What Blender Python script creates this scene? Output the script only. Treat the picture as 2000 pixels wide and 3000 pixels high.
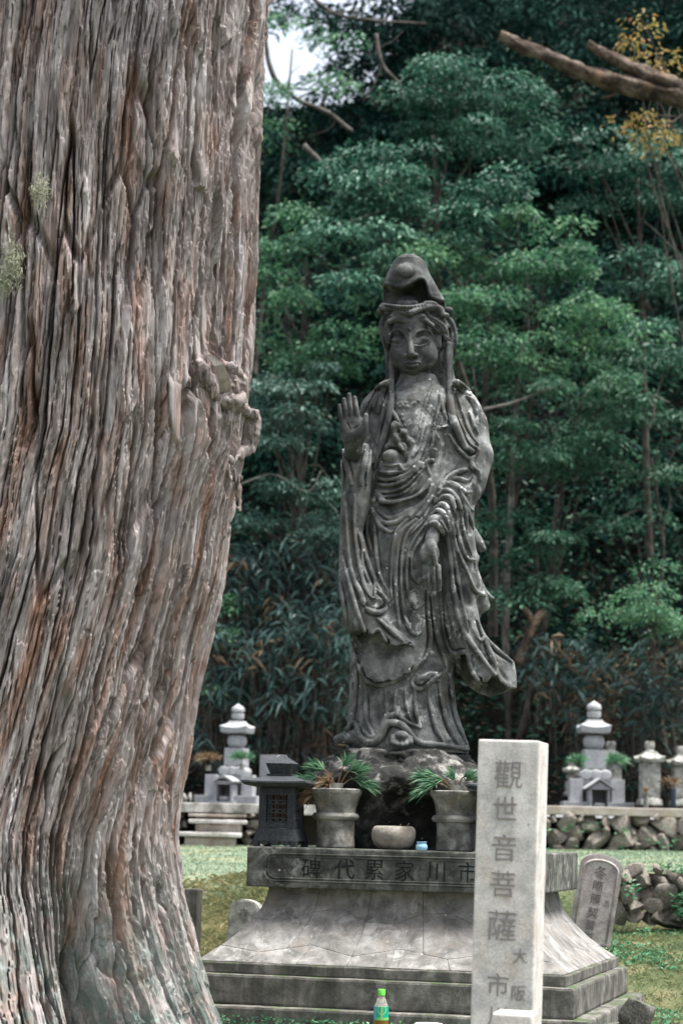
import bpy, bmesh, math, random
import numpy as np
from mathutils import Vector, Matrix

for _o in list(bpy.data.objects):
    bpy.data.objects.remove(_o)
random.seed(7)
RNG = np.random.default_rng(7)
scene = bpy.context.scene
COL = scene.collection

# ------------------------------------------------------------------ camera
FPX = 6383.0                      # focal length in photo pixels (2000 x 3000): 50 mm on a 23.5 mm high sensor
PITCH, ROLL = math.radians(8.3), math.radians(1.4)
CAM = np.array([0.0, 0.0, 1.0])
def _rx(a):
    c, s = math.cos(a), math.sin(a)
    return np.array([[1, 0, 0], [0, c, -s], [0, s, c]])
def _rz(a):
    c, s = math.cos(a), math.sin(a)
    return np.array([[c, -s, 0], [s, c, 0], [0, 0, 1]])
RCAM = _rx(math.pi / 2 + PITCH) @ _rz(ROLL)
cam_d = bpy.data.cameras.new('camera')
cam = bpy.data.objects.new('camera', cam_d)
COL.objects.link(cam)
cam.matrix_world = Matrix.Translation(CAM) @ Matrix(RCAM.tolist()).to_4x4()
cam_d.sensor_fit = 'VERTICAL'
cam_d.sensor_height = 23.5
cam_d.sensor_width = 15.67
cam_d.lens = 50.0
cam_d.clip_end = 500
cam_d.dof.use_dof = True
cam_d.dof.focus_distance = 9.6
cam_d.dof.aperture_fstop = 2.2
scene.camera = cam

# ------------------------------------------------------------------ sky, sun, exposure
SUN_DIR = Vector((0.30, -0.05, 0.95)).normalized()       # towards the sun
world = bpy.data.worlds.new('World')
scene.world = world
world.use_nodes = True
wn = world.node_tree
wn.nodes.clear()
w_out = wn.nodes.new('ShaderNodeOutputWorld')
w_bg = wn.nodes.new('ShaderNodeBackground')
w_sky = wn.nodes.new('ShaderNodeTexSky')
w_sky.sky_type = 'NISHITA'
w_sky.sun_disc = False
w_sky.sun_elevation = math.asin(SUN_DIR.z)
w_sky.sun_rotation = math.atan2(SUN_DIR.x, SUN_DIR.y)
w_sky.air_density = 1.0
w_sky.dust_density = 6.0
w_sky.ozone_density = 1.0
w_bg.inputs['Strength'].default_value = 0.11
w_mix = wn.nodes.new('ShaderNodeMix')                      # thin even overcast over the clear sky
w_mix.data_type = 'RGBA'
w_mix.inputs[0].default_value = 0.5
w_mix.inputs[7].default_value = (4.4, 4.5, 4.6, 1.0)
wn.links.new(w_sky.outputs[0], w_mix.inputs[6])
wn.links.new(w_mix.outputs[2], w_bg.inputs[0])
wn.links.new(w_bg.outputs[0], w_out.inputs[0])
sun_d = bpy.data.lights.new('sun', 'SUN')
sun_d.energy = 3.2
sun_d.angle = math.radians(24)
sun_d.color = (1.0, 0.975, 0.94)
sun = bpy.data.objects.new('sun', sun_d)
COL.objects.link(sun)
sun.rotation_euler = SUN_DIR.to_track_quat('Z', 'Y').to_euler()
scene.view_settings.view_transform = 'Standard'
scene.view_settings.look = 'None'
scene.view_settings.exposure = 1.65
scene.view_settings.gamma = 1.0
scene.view_settings.use_curve_mapping = False
scene.cycles.max_bounces = 6
scene.cycles.transparent_max_bounces = 8
scene.cycles.use_denoising = True

def at(px, py, Y):
    """point in the world at depth Y seen at photo pixel (px, py)"""
    d = RCAM @ np.array([(px - 1000) / FPX, (1500 - py) / FPX, -1.0])
    return CAM + d * (Y / d[1])
def at_many(p, Y):
    p = np.asarray(p, float)
    d = np.stack([(p[:, 0] - 1000) / FPX, (1500 - p[:, 1]) / FPX, -np.ones(len(p))], 1) @ RCAM.T
    return CAM + d * (np.asarray(Y) / d[:, 1])[:, None]

# ------------------------------------------------------------------ object helpers
def tag(o, label=None, cat=None, group=None, kind=None):
    if label: o['label'] = label
    if cat: o['category'] = cat
    if group: o['group'] = group
    if kind: o['kind'] = kind
    return o
def empty(name, loc=(0, 0, 0), rz=0.0):
    o = bpy.data.objects.new(name, None)
    o.empty_display_size = 0.1
    o.location = loc
    o.rotation_euler = (0, 0, rz)
    COL.objects.link(o)
    return o
def link(name, me, mat=None, parent=None, loc=None, rot=None, scale=None):
    o = bpy.data.objects.new(name, me)
    COL.objects.link(o)
    if mat and not me.materials: me.materials.append(mat)
    if parent: o.parent = parent
    if loc is not None: o.location = loc
    if rot is not None: o.rotation_euler = rot
    if scale is not None: o.scale = scale
    return o
def mesh_np(name, V, faces, smooth=True):
    """V (n,3); faces: (m,3) or (m,4) array or a list of them"""
    me = bpy.data.meshes.new(name)
    V = np.ascontiguousarray(V, np.float32)
    fl = faces if isinstance(faces, list) else [faces]
    fl = [np.asarray(f, np.int32) for f in fl if len(f)]
    loops = np.concatenate([f.ravel() for f in fl])
    tot = np.concatenate([np.full(len(f), f.shape[1], np.int32) for f in fl])
    start = np.concatenate([[0], np.cumsum(tot)[:-1]]).astype(np.int32)
    me.vertices.add(len(V)); me.vertices.foreach_set('co', V.ravel())
    me.loops.add(len(loops)); me.loops.foreach_set('vertex_index', loops)
    me.polygons.add(len(tot)); me.polygons.foreach_set('loop_start', start)
    me.polygons.foreach_set('use_smooth', np.full(len(tot), smooth))
    me.update(calc_edges=True)
    return me
def bm_mesh(name, bm, smooth=False):
    me = bpy.data.meshes.new(name)
    bm.to_mesh(me); bm.free()
    if smooth:
        me.polygons.foreach_set('use_smooth', np.ones(len(me.polygons), bool))
    return me
def set_attr(me, name, vals, domain='POINT'):
    a = me.attributes.new(name, 'FLOAT', domain)
    a.data.foreach_set('value', np.ascontiguousarray(vals, np.float32))

# ------------------------------------------------------------------ noise
_PERM = RNG.permutation(512).astype(np.int64)
_PERM = np.concatenate([_PERM, _PERM, _PERM])
_G = RNG.normal(size=(512, 3)); _G /= np.linalg.norm(_G, axis=1)[:, None]
_P32 = _PERM.astype(np.int32); _a = RNG.uniform(0, 2 * np.pi, 512); _G2 = np.stack([np.cos(_a), np.sin(_a)], 1).astype(np.float32)
def perlin(x, y, z=0.0):
    x, y, z = np.broadcast_arrays(np.asarray(x, float), np.asarray(y, float), np.asarray(z, float))
    xi, yi, zi = np.floor(x).astype(np.int64), np.floor(y).astype(np.int64), np.floor(z).astype(np.int64)
    xf, yf, zf = x - xi, y - yi, z - zi
    fade = lambda t: t * t * t * (t * (t * 6 - 15) + 10)
    u, v, w = fade(xf), fade(yf), fade(zf)
    r = 0
    for dx in (0, 1):
        for dy in (0, 1):
            for dz in (0, 1):
                h = _PERM[_PERM[_PERM[(xi + dx) & 511] + ((yi + dy) & 511)] + ((zi + dz) & 511)]
                g = _G[h]
                d = g[..., 0] * (xf - dx) + g[..., 1] * (yf - dy) + g[..., 2] * (zf - dz)
                r = r + d * (u if dx else 1 - u) * (v if dy else 1 - v) * (w if dz else 1 - w)
    return r * 1.5
def perlin2(x, y, seed=0):
    """cheap 2-D gradient noise for large arrays"""
    x = np.asarray(x, np.float32); y = np.asarray(y, np.float32)
    xf0, yf0 = np.floor(x), np.floor(y); xi, yi = xf0.astype(np.int32) + 37 * seed, yf0.astype(np.int32) + 11 * seed
    xf, yf = x - xf0, y - yf0
    u = xf * xf * xf * (xf * (xf * 6 - 15) + 10); v = yf * yf * yf * (yf * (yf * 6 - 15) + 10)
    a0, a1 = _P32[xi & 511], _P32[(xi + 1) & 511]; yj0, yj1 = yi & 511, (yi + 1) & 511
    def g(h, dx, dy): return _G2[h, 0] * dx + _G2[h, 1] * dy
    n00 = g(_P32[a0 + yj0], xf, yf); n10 = g(_P32[a1 + yj0], xf - 1, yf); n01 = g(_P32[a0 + yj1], xf, yf - 1); n11 = g(_P32[a1 + yj1], xf - 1, yf - 1)
    a = n00 + u * (n10 - n00); b = n01 + u * (n11 - n01)
    return (a + v * (b - a)) * 1.5
def fbm2(x, y, seed=0, o=3):
    s, a, f = 0, 1.0, 1.0
    for i in range(o): s = s + a * perlin2(x * f, y * f, seed + i); a *= .5; f *= 2.03
    return s
def fbm(x, y, z=0.0, o=4, g=0.5):
    s, a, f = 0, 1.0, 1.0
    for i in range(o):
        s = s + a * perlin(x * f + 17.3 * i, y * f + 5.1 * i, z * f)
        a *= g; f *= 2.03
    return s
def hash2(i, j, k=0):
    h = _PERM[_PERM[(i & 511)] + (j & 511)]
    h = _PERM[h + k]
    return h / 511.0
def worley(x, y):
    """F1, F2, cell id hash, cell centre y (x, y in cell units)"""
    xi, yi = np.floor(x).astype(np.int64), np.floor(y).astype(np.int64)
    f1 = np.full(x.shape, 9.0); f2 = np.full(x.shape, 9.0)
    idh = np.zeros(x.shape); cy = np.zeros(x.shape)
    for dx in (-1, 0, 1):
        for dy in (-1, 0, 1):
            a, b = xi + dx, yi + dy
            px = a + hash2(a, b, 3); py = b + hash2(a, b, 11)
            d = np.hypot(x - px, y - py)
            n = d < f1
            f2 = np.where(n, f1, np.minimum(f2, d))
            idh = np.where(n, hash2(a, b, 29), idh); cy = np.where(n, py, cy)
            f1 = np.where(n, d, f1)
    return f1, f2, idh, cy
def sstep(a, b, x):
    t = np.clip((x - a) / (b - a), 0, 1)
    return t * t * (3 - 2 * t)

# ------------------------------------------------------------------ material helpers
class NT:
    def __init__(self, name):
        self.m = bpy.data.materials.new(name); self.m.use_nodes = True
        self.t = self.m.node_tree; self.t.nodes.clear()
        self.out = self.t.nodes.new('ShaderNodeOutputMaterial')
        self.tc = self.t.nodes.new('ShaderNodeTexCoord')
    def n(self, typ, ins=None, **kw):
        nd = self.t.nodes.new('ShaderNode' + typ)
        for k, v in kw.items(): setattr(nd, k, v)
        for k, v in (ins or {}).items(): self.s(nd, k, v)
        return nd
    def s(self, nd, k, v):
        i = nd.inputs[k]
        if hasattr(v, 'is_linked') or hasattr(v, 'links'): self.t.links.new(v, i)
        elif isinstance(v, (tuple, list)) and len(v) == 3 and i.type == 'RGBA': i.default_value = (*v, 1)
        else: i.default_value = v
    def coord(self, sc=(1, 1, 1), which='Object'):
        mp = self.n('Mapping', {'Vector': self.tc.outputs[which]})
        mp.inputs['Scale'].default_value = sc
        return mp.outputs[0]
    def noise(self, scale, detail=6, rough=0.6, vec=None, dist=0.0):
        nd = self.n('TexNoise', {'Scale': scale, 'Detail': detail, 'Roughness': rough, 'Distortion': dist})
        self.t.links.new(vec if vec is not None else self.tc.outputs['Object'], nd.inputs['Vector'])
        return nd.outputs['Fac']
    def ramp(self, fac, stops):
        r = self.n('ValToRGB', {'Fac': fac})
        e = r.color_ramp.elements
        e[0].position, e[1].position = stops[0][0], stops[-1][0]
        for p, c in stops[1:-1]: e.new(p)
        for el, (p, c) in zip(sorted(e, key=lambda q: q.position), stops):
            el.color = (*c, 1) if isinstance(c, (tuple, list)) else (c, c, c, 1)
        return r.outputs[0]
    def mix(self, fac, a, b, mode='MIX'):
        nd = self.n('Mix', data_type='RGBA', blend_type=mode)
        for i, v in ((0, fac), (6, a), (7, b)):
            if hasattr(v, 'links'): self.t.links.new(v, nd.inputs[i])
            elif i == 0: nd.inputs[0].default_value = v
            else: nd.inputs[i].default_value = (*v, 1)
        return nd.outputs[2]
    def math(self, op, a, b=0.0):
        nd = self.n('Math', operation=op)
        for i, v in ((0, a), (1, b)):
            if hasattr(v, 'links'): self.t.links.new(v, nd.inputs[i])
            else: nd.inputs[i].default_value = v
        return nd.outputs[0]
    def bump(self, h, strength=0.5, dist=0.01, normal=None):
        nd = self.n('Bump', {'Height': h, 'Strength': strength, 'Distance': dist})
        if normal is not None: self.t.links.new(normal, nd.inputs['Normal'])
        return nd.outputs[0]
    def bsdf(self, color, rough=0.8, spec=0.3, normal=None, **kw):
        b = self.n('BsdfPrincipled', {'Base Color': color, 'Roughness': rough, 'Specular IOR Level': spec})
        for k, v in kw.items(): self.s(b, k.replace('_', ' '), v)
        if normal is not None: self.t.links.new(normal, b.inputs['Normal'])
        self.t.links.new(b.outputs[0], self.out.inputs[0])
        return self.m

def stone_mat(name, dark, mid, pale, scale=6.0, spots=None, spot_amt=0.5, brown=None, moss=None, rough=0.85,
              bump=0.4, bdist=0.006, streak=0.0, speck=0.25, contrast=(0.35, 0.65)):
    t = NT(name)
    n1 = t.noise(scale, 8, 0.65, dist=0.4)
    col = t.ramp(n1, [(contrast[0], dark), (0.5 * (contrast[0] + contrast[1]), mid), (contrast[1], pale)])
    if streak:
        ns = t.noise(1.0, 5, 0.6, vec=t.coord((28, 28, 1.6)))
        col = t.mix(t.math('MULTIPLY', t.ramp(ns, [(0.45, 0.0), (0.62, 1.0)]), streak), col, dark)
    if brown:
        nb = t.noise(scale * 0.7 + 1.3, 5, 0.6, vec=t.coord((1.1, 1.0, 0.8)))
        col = t.mix(t.ramp(nb, [(0.54, 0.0), (0.70, 0.75)]), col, brown)
    nf = t.noise(170, 3, 0.7)
    col = t.mix(speck, col, t.ramp(nf, [(0.3, (0.02, 0.02, 0.02)), (0.7, (0.75, 0.75, 0.74))]), 'OVERLAY')
    if spots:
        # lichen: round blotches of several sizes gathered in colonies
        nm = t.noise(4.2, 4, 0.6)
        patch = t.math('MULTIPLY', t.ramp(t.noise(13, 9, 0.72, dist=.6), [(0.53, 0.0), (0.62, 0.75)]), t.ramp(t.noise(2.7, 3, .5), [(.44, 0.0), (.56, min(1.0, spot_amt * 1.6))]))
        col = t.mix(patch, col, spots)
        for sc, th, w in ((26, 0.24, 0.16),):
            v = t.n('TexVoronoi', {'Scale': float(sc), 'Randomness': 1.0}, feature='F1')
            t.t.links.new(t.n('VectorMath', {0: t.tc.outputs['Object'], 1: t.n('VectorMath', {0: t.n('TexNoise', {'Scale': sc * 1.4, 'Detail': 3.0}).outputs['Color'], 1: (0.35 / sc,) * 3}, operation='MULTIPLY').outputs[0]}, operation='ADD').outputs[0], v.inputs['Vector'])
            pick = t.n('SeparateColor', {0: v.outputs['Color']}).outputs[0]
            keep = t.math('LESS_THAN', pick, w * spot_amt)
            lim = t.math('LESS_THAN', v.outputs['Distance'], t.math('MULTIPLY', t.math('ADD', pick, 0.55), th))
            f = t.math('MULTIPLY', t.math('MULTIPLY', keep, lim), t.ramp(nm, [(0.40, 0.0), (0.52, 0.85)]))
            col = t.mix(f, col, spots)
    if moss:
        g = t.n('NewGeometry'); up = t.n('SeparateXYZ', {0: g.outputs['Normal']}).outputs[2]
        nm2 = t.noise(5.5, 6, 0.7)
        f = t.math('MULTIPLY', t.ramp(up, [(0.25, 0.0), (0.7, 1.0)]), t.ramp(nm2, [(0.5, 0.0), (0.62, 1.0)]))
        col = t.mix(f, col, moss)
    h = t.math('ADD', t.noise(55, 6, 0.7), t.math('MULTIPLY', t.noise(240, 2, 0.6), 0.35))
    return t.bsdf(col, rough, 0.25, t.bump(h, bump, bdist))

# ------------------------------------------------------------------ mesh builders
def box_bm(bm, x0, x1, y0, y1, z0, z1, bev=0.0):
    r = bmesh.ops.create_cube(bm, size=1.0)
    bmesh.ops.scale(bm, vec=(x1 - x0, y1 - y0, z1 - z0), verts=r['verts'])
    bmesh.ops.translate(bm, vec=((x0 + x1) / 2, (y0 + y1) / 2, (z0 + z1) / 2), verts=r['verts'])
    if bev:
        es = list({e for v in r['verts'] for e in v.link_edges})
        bmesh.ops.bevel(bm, geom=es, offset=bev, segments=2, affect='EDGES', profile=0.6)
def box(name, x0, x1, y0, y1, z0, z1, mat, parent=None, bev=0.004, wear=0.0, cuts=0):
    bm = bmesh.new()
    box_bm(bm, x0, x1, y0, y1, z0, z1, bev)
    if cuts:
        bmesh.ops.subdivide_edges(bm, edges=[e for e in bm.edges if e.calc_length() > 0.05], cuts=cuts, use_grid_fill=True)
    if wear:
        C = np.array([v.co[:] for v in bm.verts]) * 9
        D = np.stack([perlin(C[:, 0], C[:, 1], C[:, 2]), perlin(C[:, 0] + 40, C[:, 1], C[:, 2]), perlin(C[:, 0], C[:, 1] + 40, C[:, 2])], 1) * wear
        for v, d in zip(bm.verts, D): v.co += Vector(d)
    return link(name, bm_mesh(name, bm), mat, parent)
def lathe_bm(bm, prof, seg=32, cx=0, cy=0, sq=0.0):
    rings = []
    for r, z in prof:
        ring = []
        for k in range(seg):
            a = 2 * math.pi * k / seg
            c, s = math.cos(a), math.sin(a)
            if sq:
                m = max(abs(c), abs(s)); f = (1 - sq) + sq / m
                c, s = c * f, s * f
            ring.append(bm.verts.new((cx + r * c, cy + r * s, z)))
        rings.append(ring)
    for a, b in zip(rings, rings[1:]):
        for k in range(seg):
            bm.faces.new((a[k], a[(k + 1) % seg], b[(k + 1) % seg], b[k]))
    bm.faces.new(list(reversed(rings[0]))); bm.faces.new(rings[-1])
def lathe(name, prof, mat, parent=None, seg=32, smooth=True, cx=0, cy=0, sq=0.0, wear=0.0):
    bm = bmesh.new(); lathe_bm(bm, prof, seg, cx, cy, sq)
    if wear:
        C = np.array([v.co[:] for v in bm.verts]); D = fbm(C[:, 0] * 14 + 3, C[:, 1] * 14, C[:, 2] * 14, 3) * wear
        for v, d in zip(bm.verts, D):
            q = Vector((v.co.x - cx, v.co.y - cy, 0))
            if q.length > 1e-3: v.co += q.normalized() * d
    me = bm_mesh(name, bm, smooth)
    if smooth:
        try: me.set_sharp_from_angle(angle=math.radians(38))
        except Exception: pass
    return link(name, me, mat, parent)
def catmull(P, n=6):
    P = np.asarray(P, float)
    if len(P) < 3:
        t = np.linspace(0, 1, n + 1)[:, None]
        return P[0] + (P[-1] - P[0]) * t
    Q = np.vstack([2 * P[0] - P[1], P, 2 * P[-1] - P[-2]])
    out = []
    for i in range(1, len(Q) - 2):
        p0, p1, p2, p3 = Q[i - 1], Q[i], Q[i + 1], Q[i + 2]
        for k in range(n):
            t = k / n
            out.append(0.5 * (2 * p1 + (p2 - p0) * t + (2 * p0 - 5 * p1 + 4 * p2 - p3) * t * t + (3 * p1 - p0 - 3 * p2 + p3) * t ** 3))
    out.append(P[-1])
    return np.array(out)
def tube_arrays(P, R, seg=8, noise=0.0):
    """swept tube -> V, quads"""
    P = np.asarray(P, float); R = np.broadcast_to(np.asarray(R, float), (len(P),))
    T = np.gradient(P, axis=0); T /= np.linalg.norm(T, axis=1)[:, None] + 1e-9
    up = np.array([0.13, 0.9, 0.21]) if abs(T[0] @ np.array([0.13, 0.9, 0.21])) < 0.9 else np.array([1.0, 0, 0])
    V = []; prev = up
    for p, t, r in zip(P, T, R):
        a = prev - t * (prev @ t); a /= np.linalg.norm(a) + 1e-9
        b = np.cross(t, a); prev = a
        th = np.linspace(0, 2 * np.pi, seg, endpoint=False)
        rr = r * (1 + noise * perlin(np.cos(th) * 2 + p[0] * 9, np.sin(th) * 2 + p[1] * 9, p[2] * 9)) if noise else r
        V.append(p + (np.cos(th) * rr)[:, None] * a + (np.sin(th) * rr)[:, None] * b)
    V = np.concatenate(V); n = len(P)
    i = np.arange(n - 1)[:, None] * seg + np.arange(seg)[None]
    j = np.arange(n - 1)[:, None] * seg + (np.arange(seg)[None] + 1) % seg
    F = np.stack([i, j, j + seg, i + seg], -1).reshape(-1, 4)
    # end caps
    V = np.vstack([V, P[:1], P[-1:]]); c0, c1 = len(V) - 2, len(V) - 1
    k = np.arange(seg)
    caps = np.concatenate([np.stack([np.full(seg, c0), (k + 1) % seg, k], 1), np.stack([np.full(seg, c1), (n - 1) * seg + k, (n - 1) * seg + (k + 1) % seg], 1)])
    return V, F, caps
class Bag:
    """collects arrays of geometry for ONE part"""
    def __init__(self): self.V = []; self.Q = []; self.T = []; self.n = 0; self.A = []
    def add(self, V, Q=None, T=None, a=0.0):
        if Q is not None and len(Q): self.Q.append(np.asarray(Q) + self.n)
        if T is not None and len(T): self.T.append(np.asarray(T) + self.n)
        self.V.append(np.asarray(V)); self.n += len(V)
        self.A.append(np.broadcast_to(np.asarray(a, float), (len(V),)))
    def tube(self, P, R, seg=7, noise=0.0):
        V, F, C = tube_arrays(P, R, seg, noise); self.add(V, F, C)
    def mesh(self, name, smooth=True, attr=None):
        fl = []
        if self.Q: fl.append(np.concatenate(self.Q))
        if self.T: fl.append(np.concatenate(self.T))
        me = mesh_np(name, np.concatenate(self.V), fl, smooth)
        if attr: set_attr(me, attr, np.concatenate(self.A))
        return me
# ================================================================== stone statue (signed distance sculpting)
class Grid:
    def __init__(self, lo, hi, h):
        self.lo = np.asarray(lo, float); self.h = h
        self.shape = tuple(int(math.ceil((b - a) / h)) + 1 for a, b in zip(lo, hi))
        self.ax = [self.lo[i] + h * np.arange(self.shape[i]) for i in range(3)]
        self.D = np.full(self.shape, 0.5, np.float32)
    def sl(self, lo, hi):
        r = []
        for i in range(3):
            a = int(max(0, math.floor((lo[i] - self.lo[i]) / self.h)))
            b = int(min(self.shape[i], math.ceil((hi[i] - self.lo[i]) / self.h) + 1))
            r.append(slice(a, max(a, b)))
        return tuple(r)
    def xyz(self, s):
        return (self.ax[0][s[0]].astype(np.float32)[:, None, None], self.ax[1][s[1]].astype(np.float32)[None, :, None], self.ax[2][s[2]].astype(np.float32)[None, None, :])
    def union(self, s, d, k=0.0):
        a = self.D[s]
        if k <= 0: self.D[s] = np.minimum(a, d); return
        hh = np.clip(0.5 + 0.5 * (a - d) / k, 0, 1)
        self.D[s] = a + (d - a) * hh - k * hh * (1 - hh)
    def carve(self, s, d, k=0.0):
        a = self.D[s]
        if k <= 0: self.D[s] = np.maximum(a, -d); return
        hh = np.clip(0.5 - 0.5 * (a + d) / k, 0, 1)
        self.D[s] = a + (-d - a) * hh + k * hh * (1 - hh)
    def tube_d(self, P, R, pad, flat=1.0):
        P = np.asarray(P, float); R = np.broadcast_to(np.asarray(R, float), (len(P),))
        m = R.max() + pad
        s = self.sl(P.min(0) - m, P.max(0) + m)
        X, Y, Z = self.xyz(s)
        d = np.full(tuple(q.stop - q.start for q in s), 0.5, np.float32)
        if d.size == 0: return s, d
        for a, b, ra, rb in zip(P, P[1:], R, R[1:]):
            # only evaluate near the segment
            lo = np.minimum(a, b) - m; hi = np.maximum(a, b) + m
            q = self.sl(lo, hi)
            q = tuple(slice(max(x.start, y.start), min(x.stop, y.stop)) for x, y in zip(q, s))
            if any(x.stop <= x.start for x in q): continue
            loc = tuple(slice(x.start - y.start, x.stop - y.start) for x, y in zip(q, s))
            X, Y, Z = self.xyz(q)
            ab = b - a; L = ab @ ab + 1e-12
            t = np.clip(((X - a[0]) * ab[0] + (Y - a[1]) * ab[1] + (Z - a[2]) * ab[2]) / L, 0, 1)
            dd = np.sqrt((X - a[0] - t * ab[0]) ** 2 + ((Y - a[1] - t * ab[1]) * flat) ** 2 + (Z - a[2] - t * ab[2]) ** 2) - (ra + (rb - ra) * t)
            d[loc] = np.minimum(d[loc], dd)
        return s, d
    def tube(self, P, R, k=0.01, sub=False, flat=1.0):
        s, d = self.tube_d(P, R, 0.02 + k, flat)
        if d.size: (self.carve if sub else self.union)(s, d, k)
    def ell(self, c, r, k=0.02, sub=False, R=None):
        r = np.asarray(r, float); m = r.max() + k + 0.02
        s = self.sl(c - m, c + m); X, Y, Z = self.xyz(s)
        x, y, z = X - c[0], Y - c[1], Z - c[2]
        if R is not None:
            x, y, z = (R[0, 0] * x + R[1, 0] * y + R[2, 0] * z, R[0, 1] * x + R[1, 1] * y + R[2, 1] * z, R[0, 2] * x + R[1, 2] * y + R[2, 2] * z)
        q = np.sqrt((x / r[0]) ** 2 + (y / r[1]) ** 2 + (z / r[2]) ** 2)
        g = np.sqrt((x / r[0] ** 2) ** 2 + (y / r[1] ** 2) ** 2 + (z / r[2] ** 2) ** 2) + 1e-6
        d = q * (q - 1) / g
        (self.carve if sub else self.union)(s, d.astype(np.float32), k)
    def loft_d(self, z, xl, xr, bf, bb, cy, p=2.3, grow=0.0):
        """stack of half-ellipse sections: xl..xr wide, bf in front of and bb behind plane cy; z ascending"""
        z = np.asarray(z, float)
        s = self.sl((min(xl) - .03, self.ax[1][0], z[0] - .02), (max(xr) + .03, self.ax[1][-1], z[-1] + .02))
        X, Y, Z = self.xyz(s); zz = self.ax[2][s[2]]
        I = lambda v: np.interp(zz, z, np.broadcast_to(np.asarray(v, float), z.shape)).astype(np.float32)[None, None, :]
        a = (I(xr) - I(xl)) / 2 + grow; cx = (I(xr) + I(xl)) / 2; c = I(cy)
        b = np.where(Y < c, I(bf) + grow, I(bb) + grow)
        a = np.maximum(a, 0.004); b = np.maximum(b, 0.004)
        q = (np.abs((X - cx) / a) ** p + np.abs((Y - c) / b) ** p) ** (1.0 / p)
        d = (q - 1) * np.minimum(a, b)
        d = np.maximum(d, np.maximum(Z - z[-1], z[0] - Z))
        return s, d.astype(np.float32)
    def front(self):
        """depth of the first surface met from the camera side for each (x, z) column"""
        ins = self.D < 0
        idx = ins.argmax(1); has = ins.any(1)
        I, K = np.indices(idx.shape); j = np.maximum(idx, 1)
        d1 = self.D[I, j, K]; d0 = self.D[I, j - 1, K]
        t = np.where(np.abs(d0 - d1) > 1e-9, d0 / (d0 - d1 + 1e-12), 0)
        y = self.ax[1][0] + (j - 1 + np.clip(t, 0, 1)) * self.h
        return np.where(has, y, np.nan)
    def mesh(self, name):
        D = self.D; S = D < 0
        c = S[:-1, :-1, :-1].astype(np.int8)
        n = np.zeros(c.shape, np.int8)
        for dx in (0, 1):
            for dy in (0, 1):
                for dz in (0, 1):
                    n += S[dx:S.shape[0] - 1 + dx, dy:S.shape[1] - 1 + dy, dz:S.shape[2] - 1 + dz]
        act = (n > 0) & (n < 8)
        I, J, K = np.nonzero(act)
        vid = np.full(act.shape, -1, np.int32); vid[I, J, K] = np.arange(len(I))
        P = np.zeros((len(I), 3)); W = np.zeros(len(I))
        C = [(a, b, e) for a in (0, 1) for b in (0, 1) for e in (0, 1)]
        val = {q: D[I + q[0], J + q[1], K + q[2]] for q in C}
        for q in C:
            for ax in range(3):
                if q[ax] == 0:
                    r = list(q); r[ax] = 1; r = tuple(r)
                    v0, v1 = val[q], val[r]; m = (v0 < 0) != (v1 < 0)
                    t = np.where(m, v0 / (v0 - v1 + 1e-20), 0)
                    for i in range(3):
                        P[:, i] += np.where(m, q[i] + (t if i == ax else 0), 0)
                    W += m
        P = P / W[:, None] + np.stack([I, J, K], 1)
        V = self.lo + P * self.h
        F = []
        for ax in range(3):
            a, b = [(1, 2), (2, 0), (0, 1)][ax]
            sl0 = [slice(1, -1)] * 3; sl1 = [slice(1, -1)] * 3
            sl0[ax] = slice(0, -1); sl1[ax] = slice(1, None)
            s0, s1 = S[tuple(sl0)], S[tuple(sl1)]
            m = s0 != s1
            ii = np.stack(np.nonzero(m), 1)
            flip = s0[m]
            off = np.array([1, 1, 1]); off[ax] = 0
            ii = ii + off
            ea = np.zeros(3, int); ea[a] = 1; eb = np.zeros(3, int); eb[b] = 1
            q = [ii - ea - eb, ii - eb, ii, ii - ea]
            q = np.stack([vid[x[:, 0], x[:, 1], x[:, 2]] for x in q], 1)
            q = q[(q >= 0).all(1)] if not (q >= 0).all() else q
            if len(q) == len(flip):
                q = np.where(flip[:, None], q, q[:, ::-1])
            F.append(q)
        return mesh_np(name, V, np.concatenate(F), True)

SY = 10.57                                   # depth of the statue's axis
# tracing frames: photo pixel = origin + scale * value
FR1 = (940, 700, .3954); FR2 = (940, 1450, .3954); FR3 = (1060, 740, .2168); FR4 = (1080, 1200, .2296); FR5 = (1200, 1500, .2381); FRH = (960, 1120, .1531); FR0 = (0, 0, 1.0)
def px(fr, pts):
    p = np.asarray(pts, float); return p * fr[2] + np.array(fr[:2])
def W3(fr, pts, dy):
    return at_many(px(fr, pts), SY + np.broadcast_to(np.asarray(dy, float), (len(pts),)))
def zpx(py, x=1200): return at(x, py, SY)[2]
def xpx(p, py): return at(p, py, SY)[0]
def sect(rows):
    """rows (py, left px, right px, front, back, cy) top to bottom -> loft arguments ascending in z"""
    rows = rows[::-1]
    z = [zpx(r[0], (r[1] + r[2]) / 2) for r in rows]
    return dict(z=z, xl=[xpx(r[1], r[0]) for r in rows], xr=[xpx(r[2], r[0]) for r in rows], bf=[r[3] for r in rows], bb=[r[4] for r in rows], cy=[SY + r[5] for r in rows])

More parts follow.
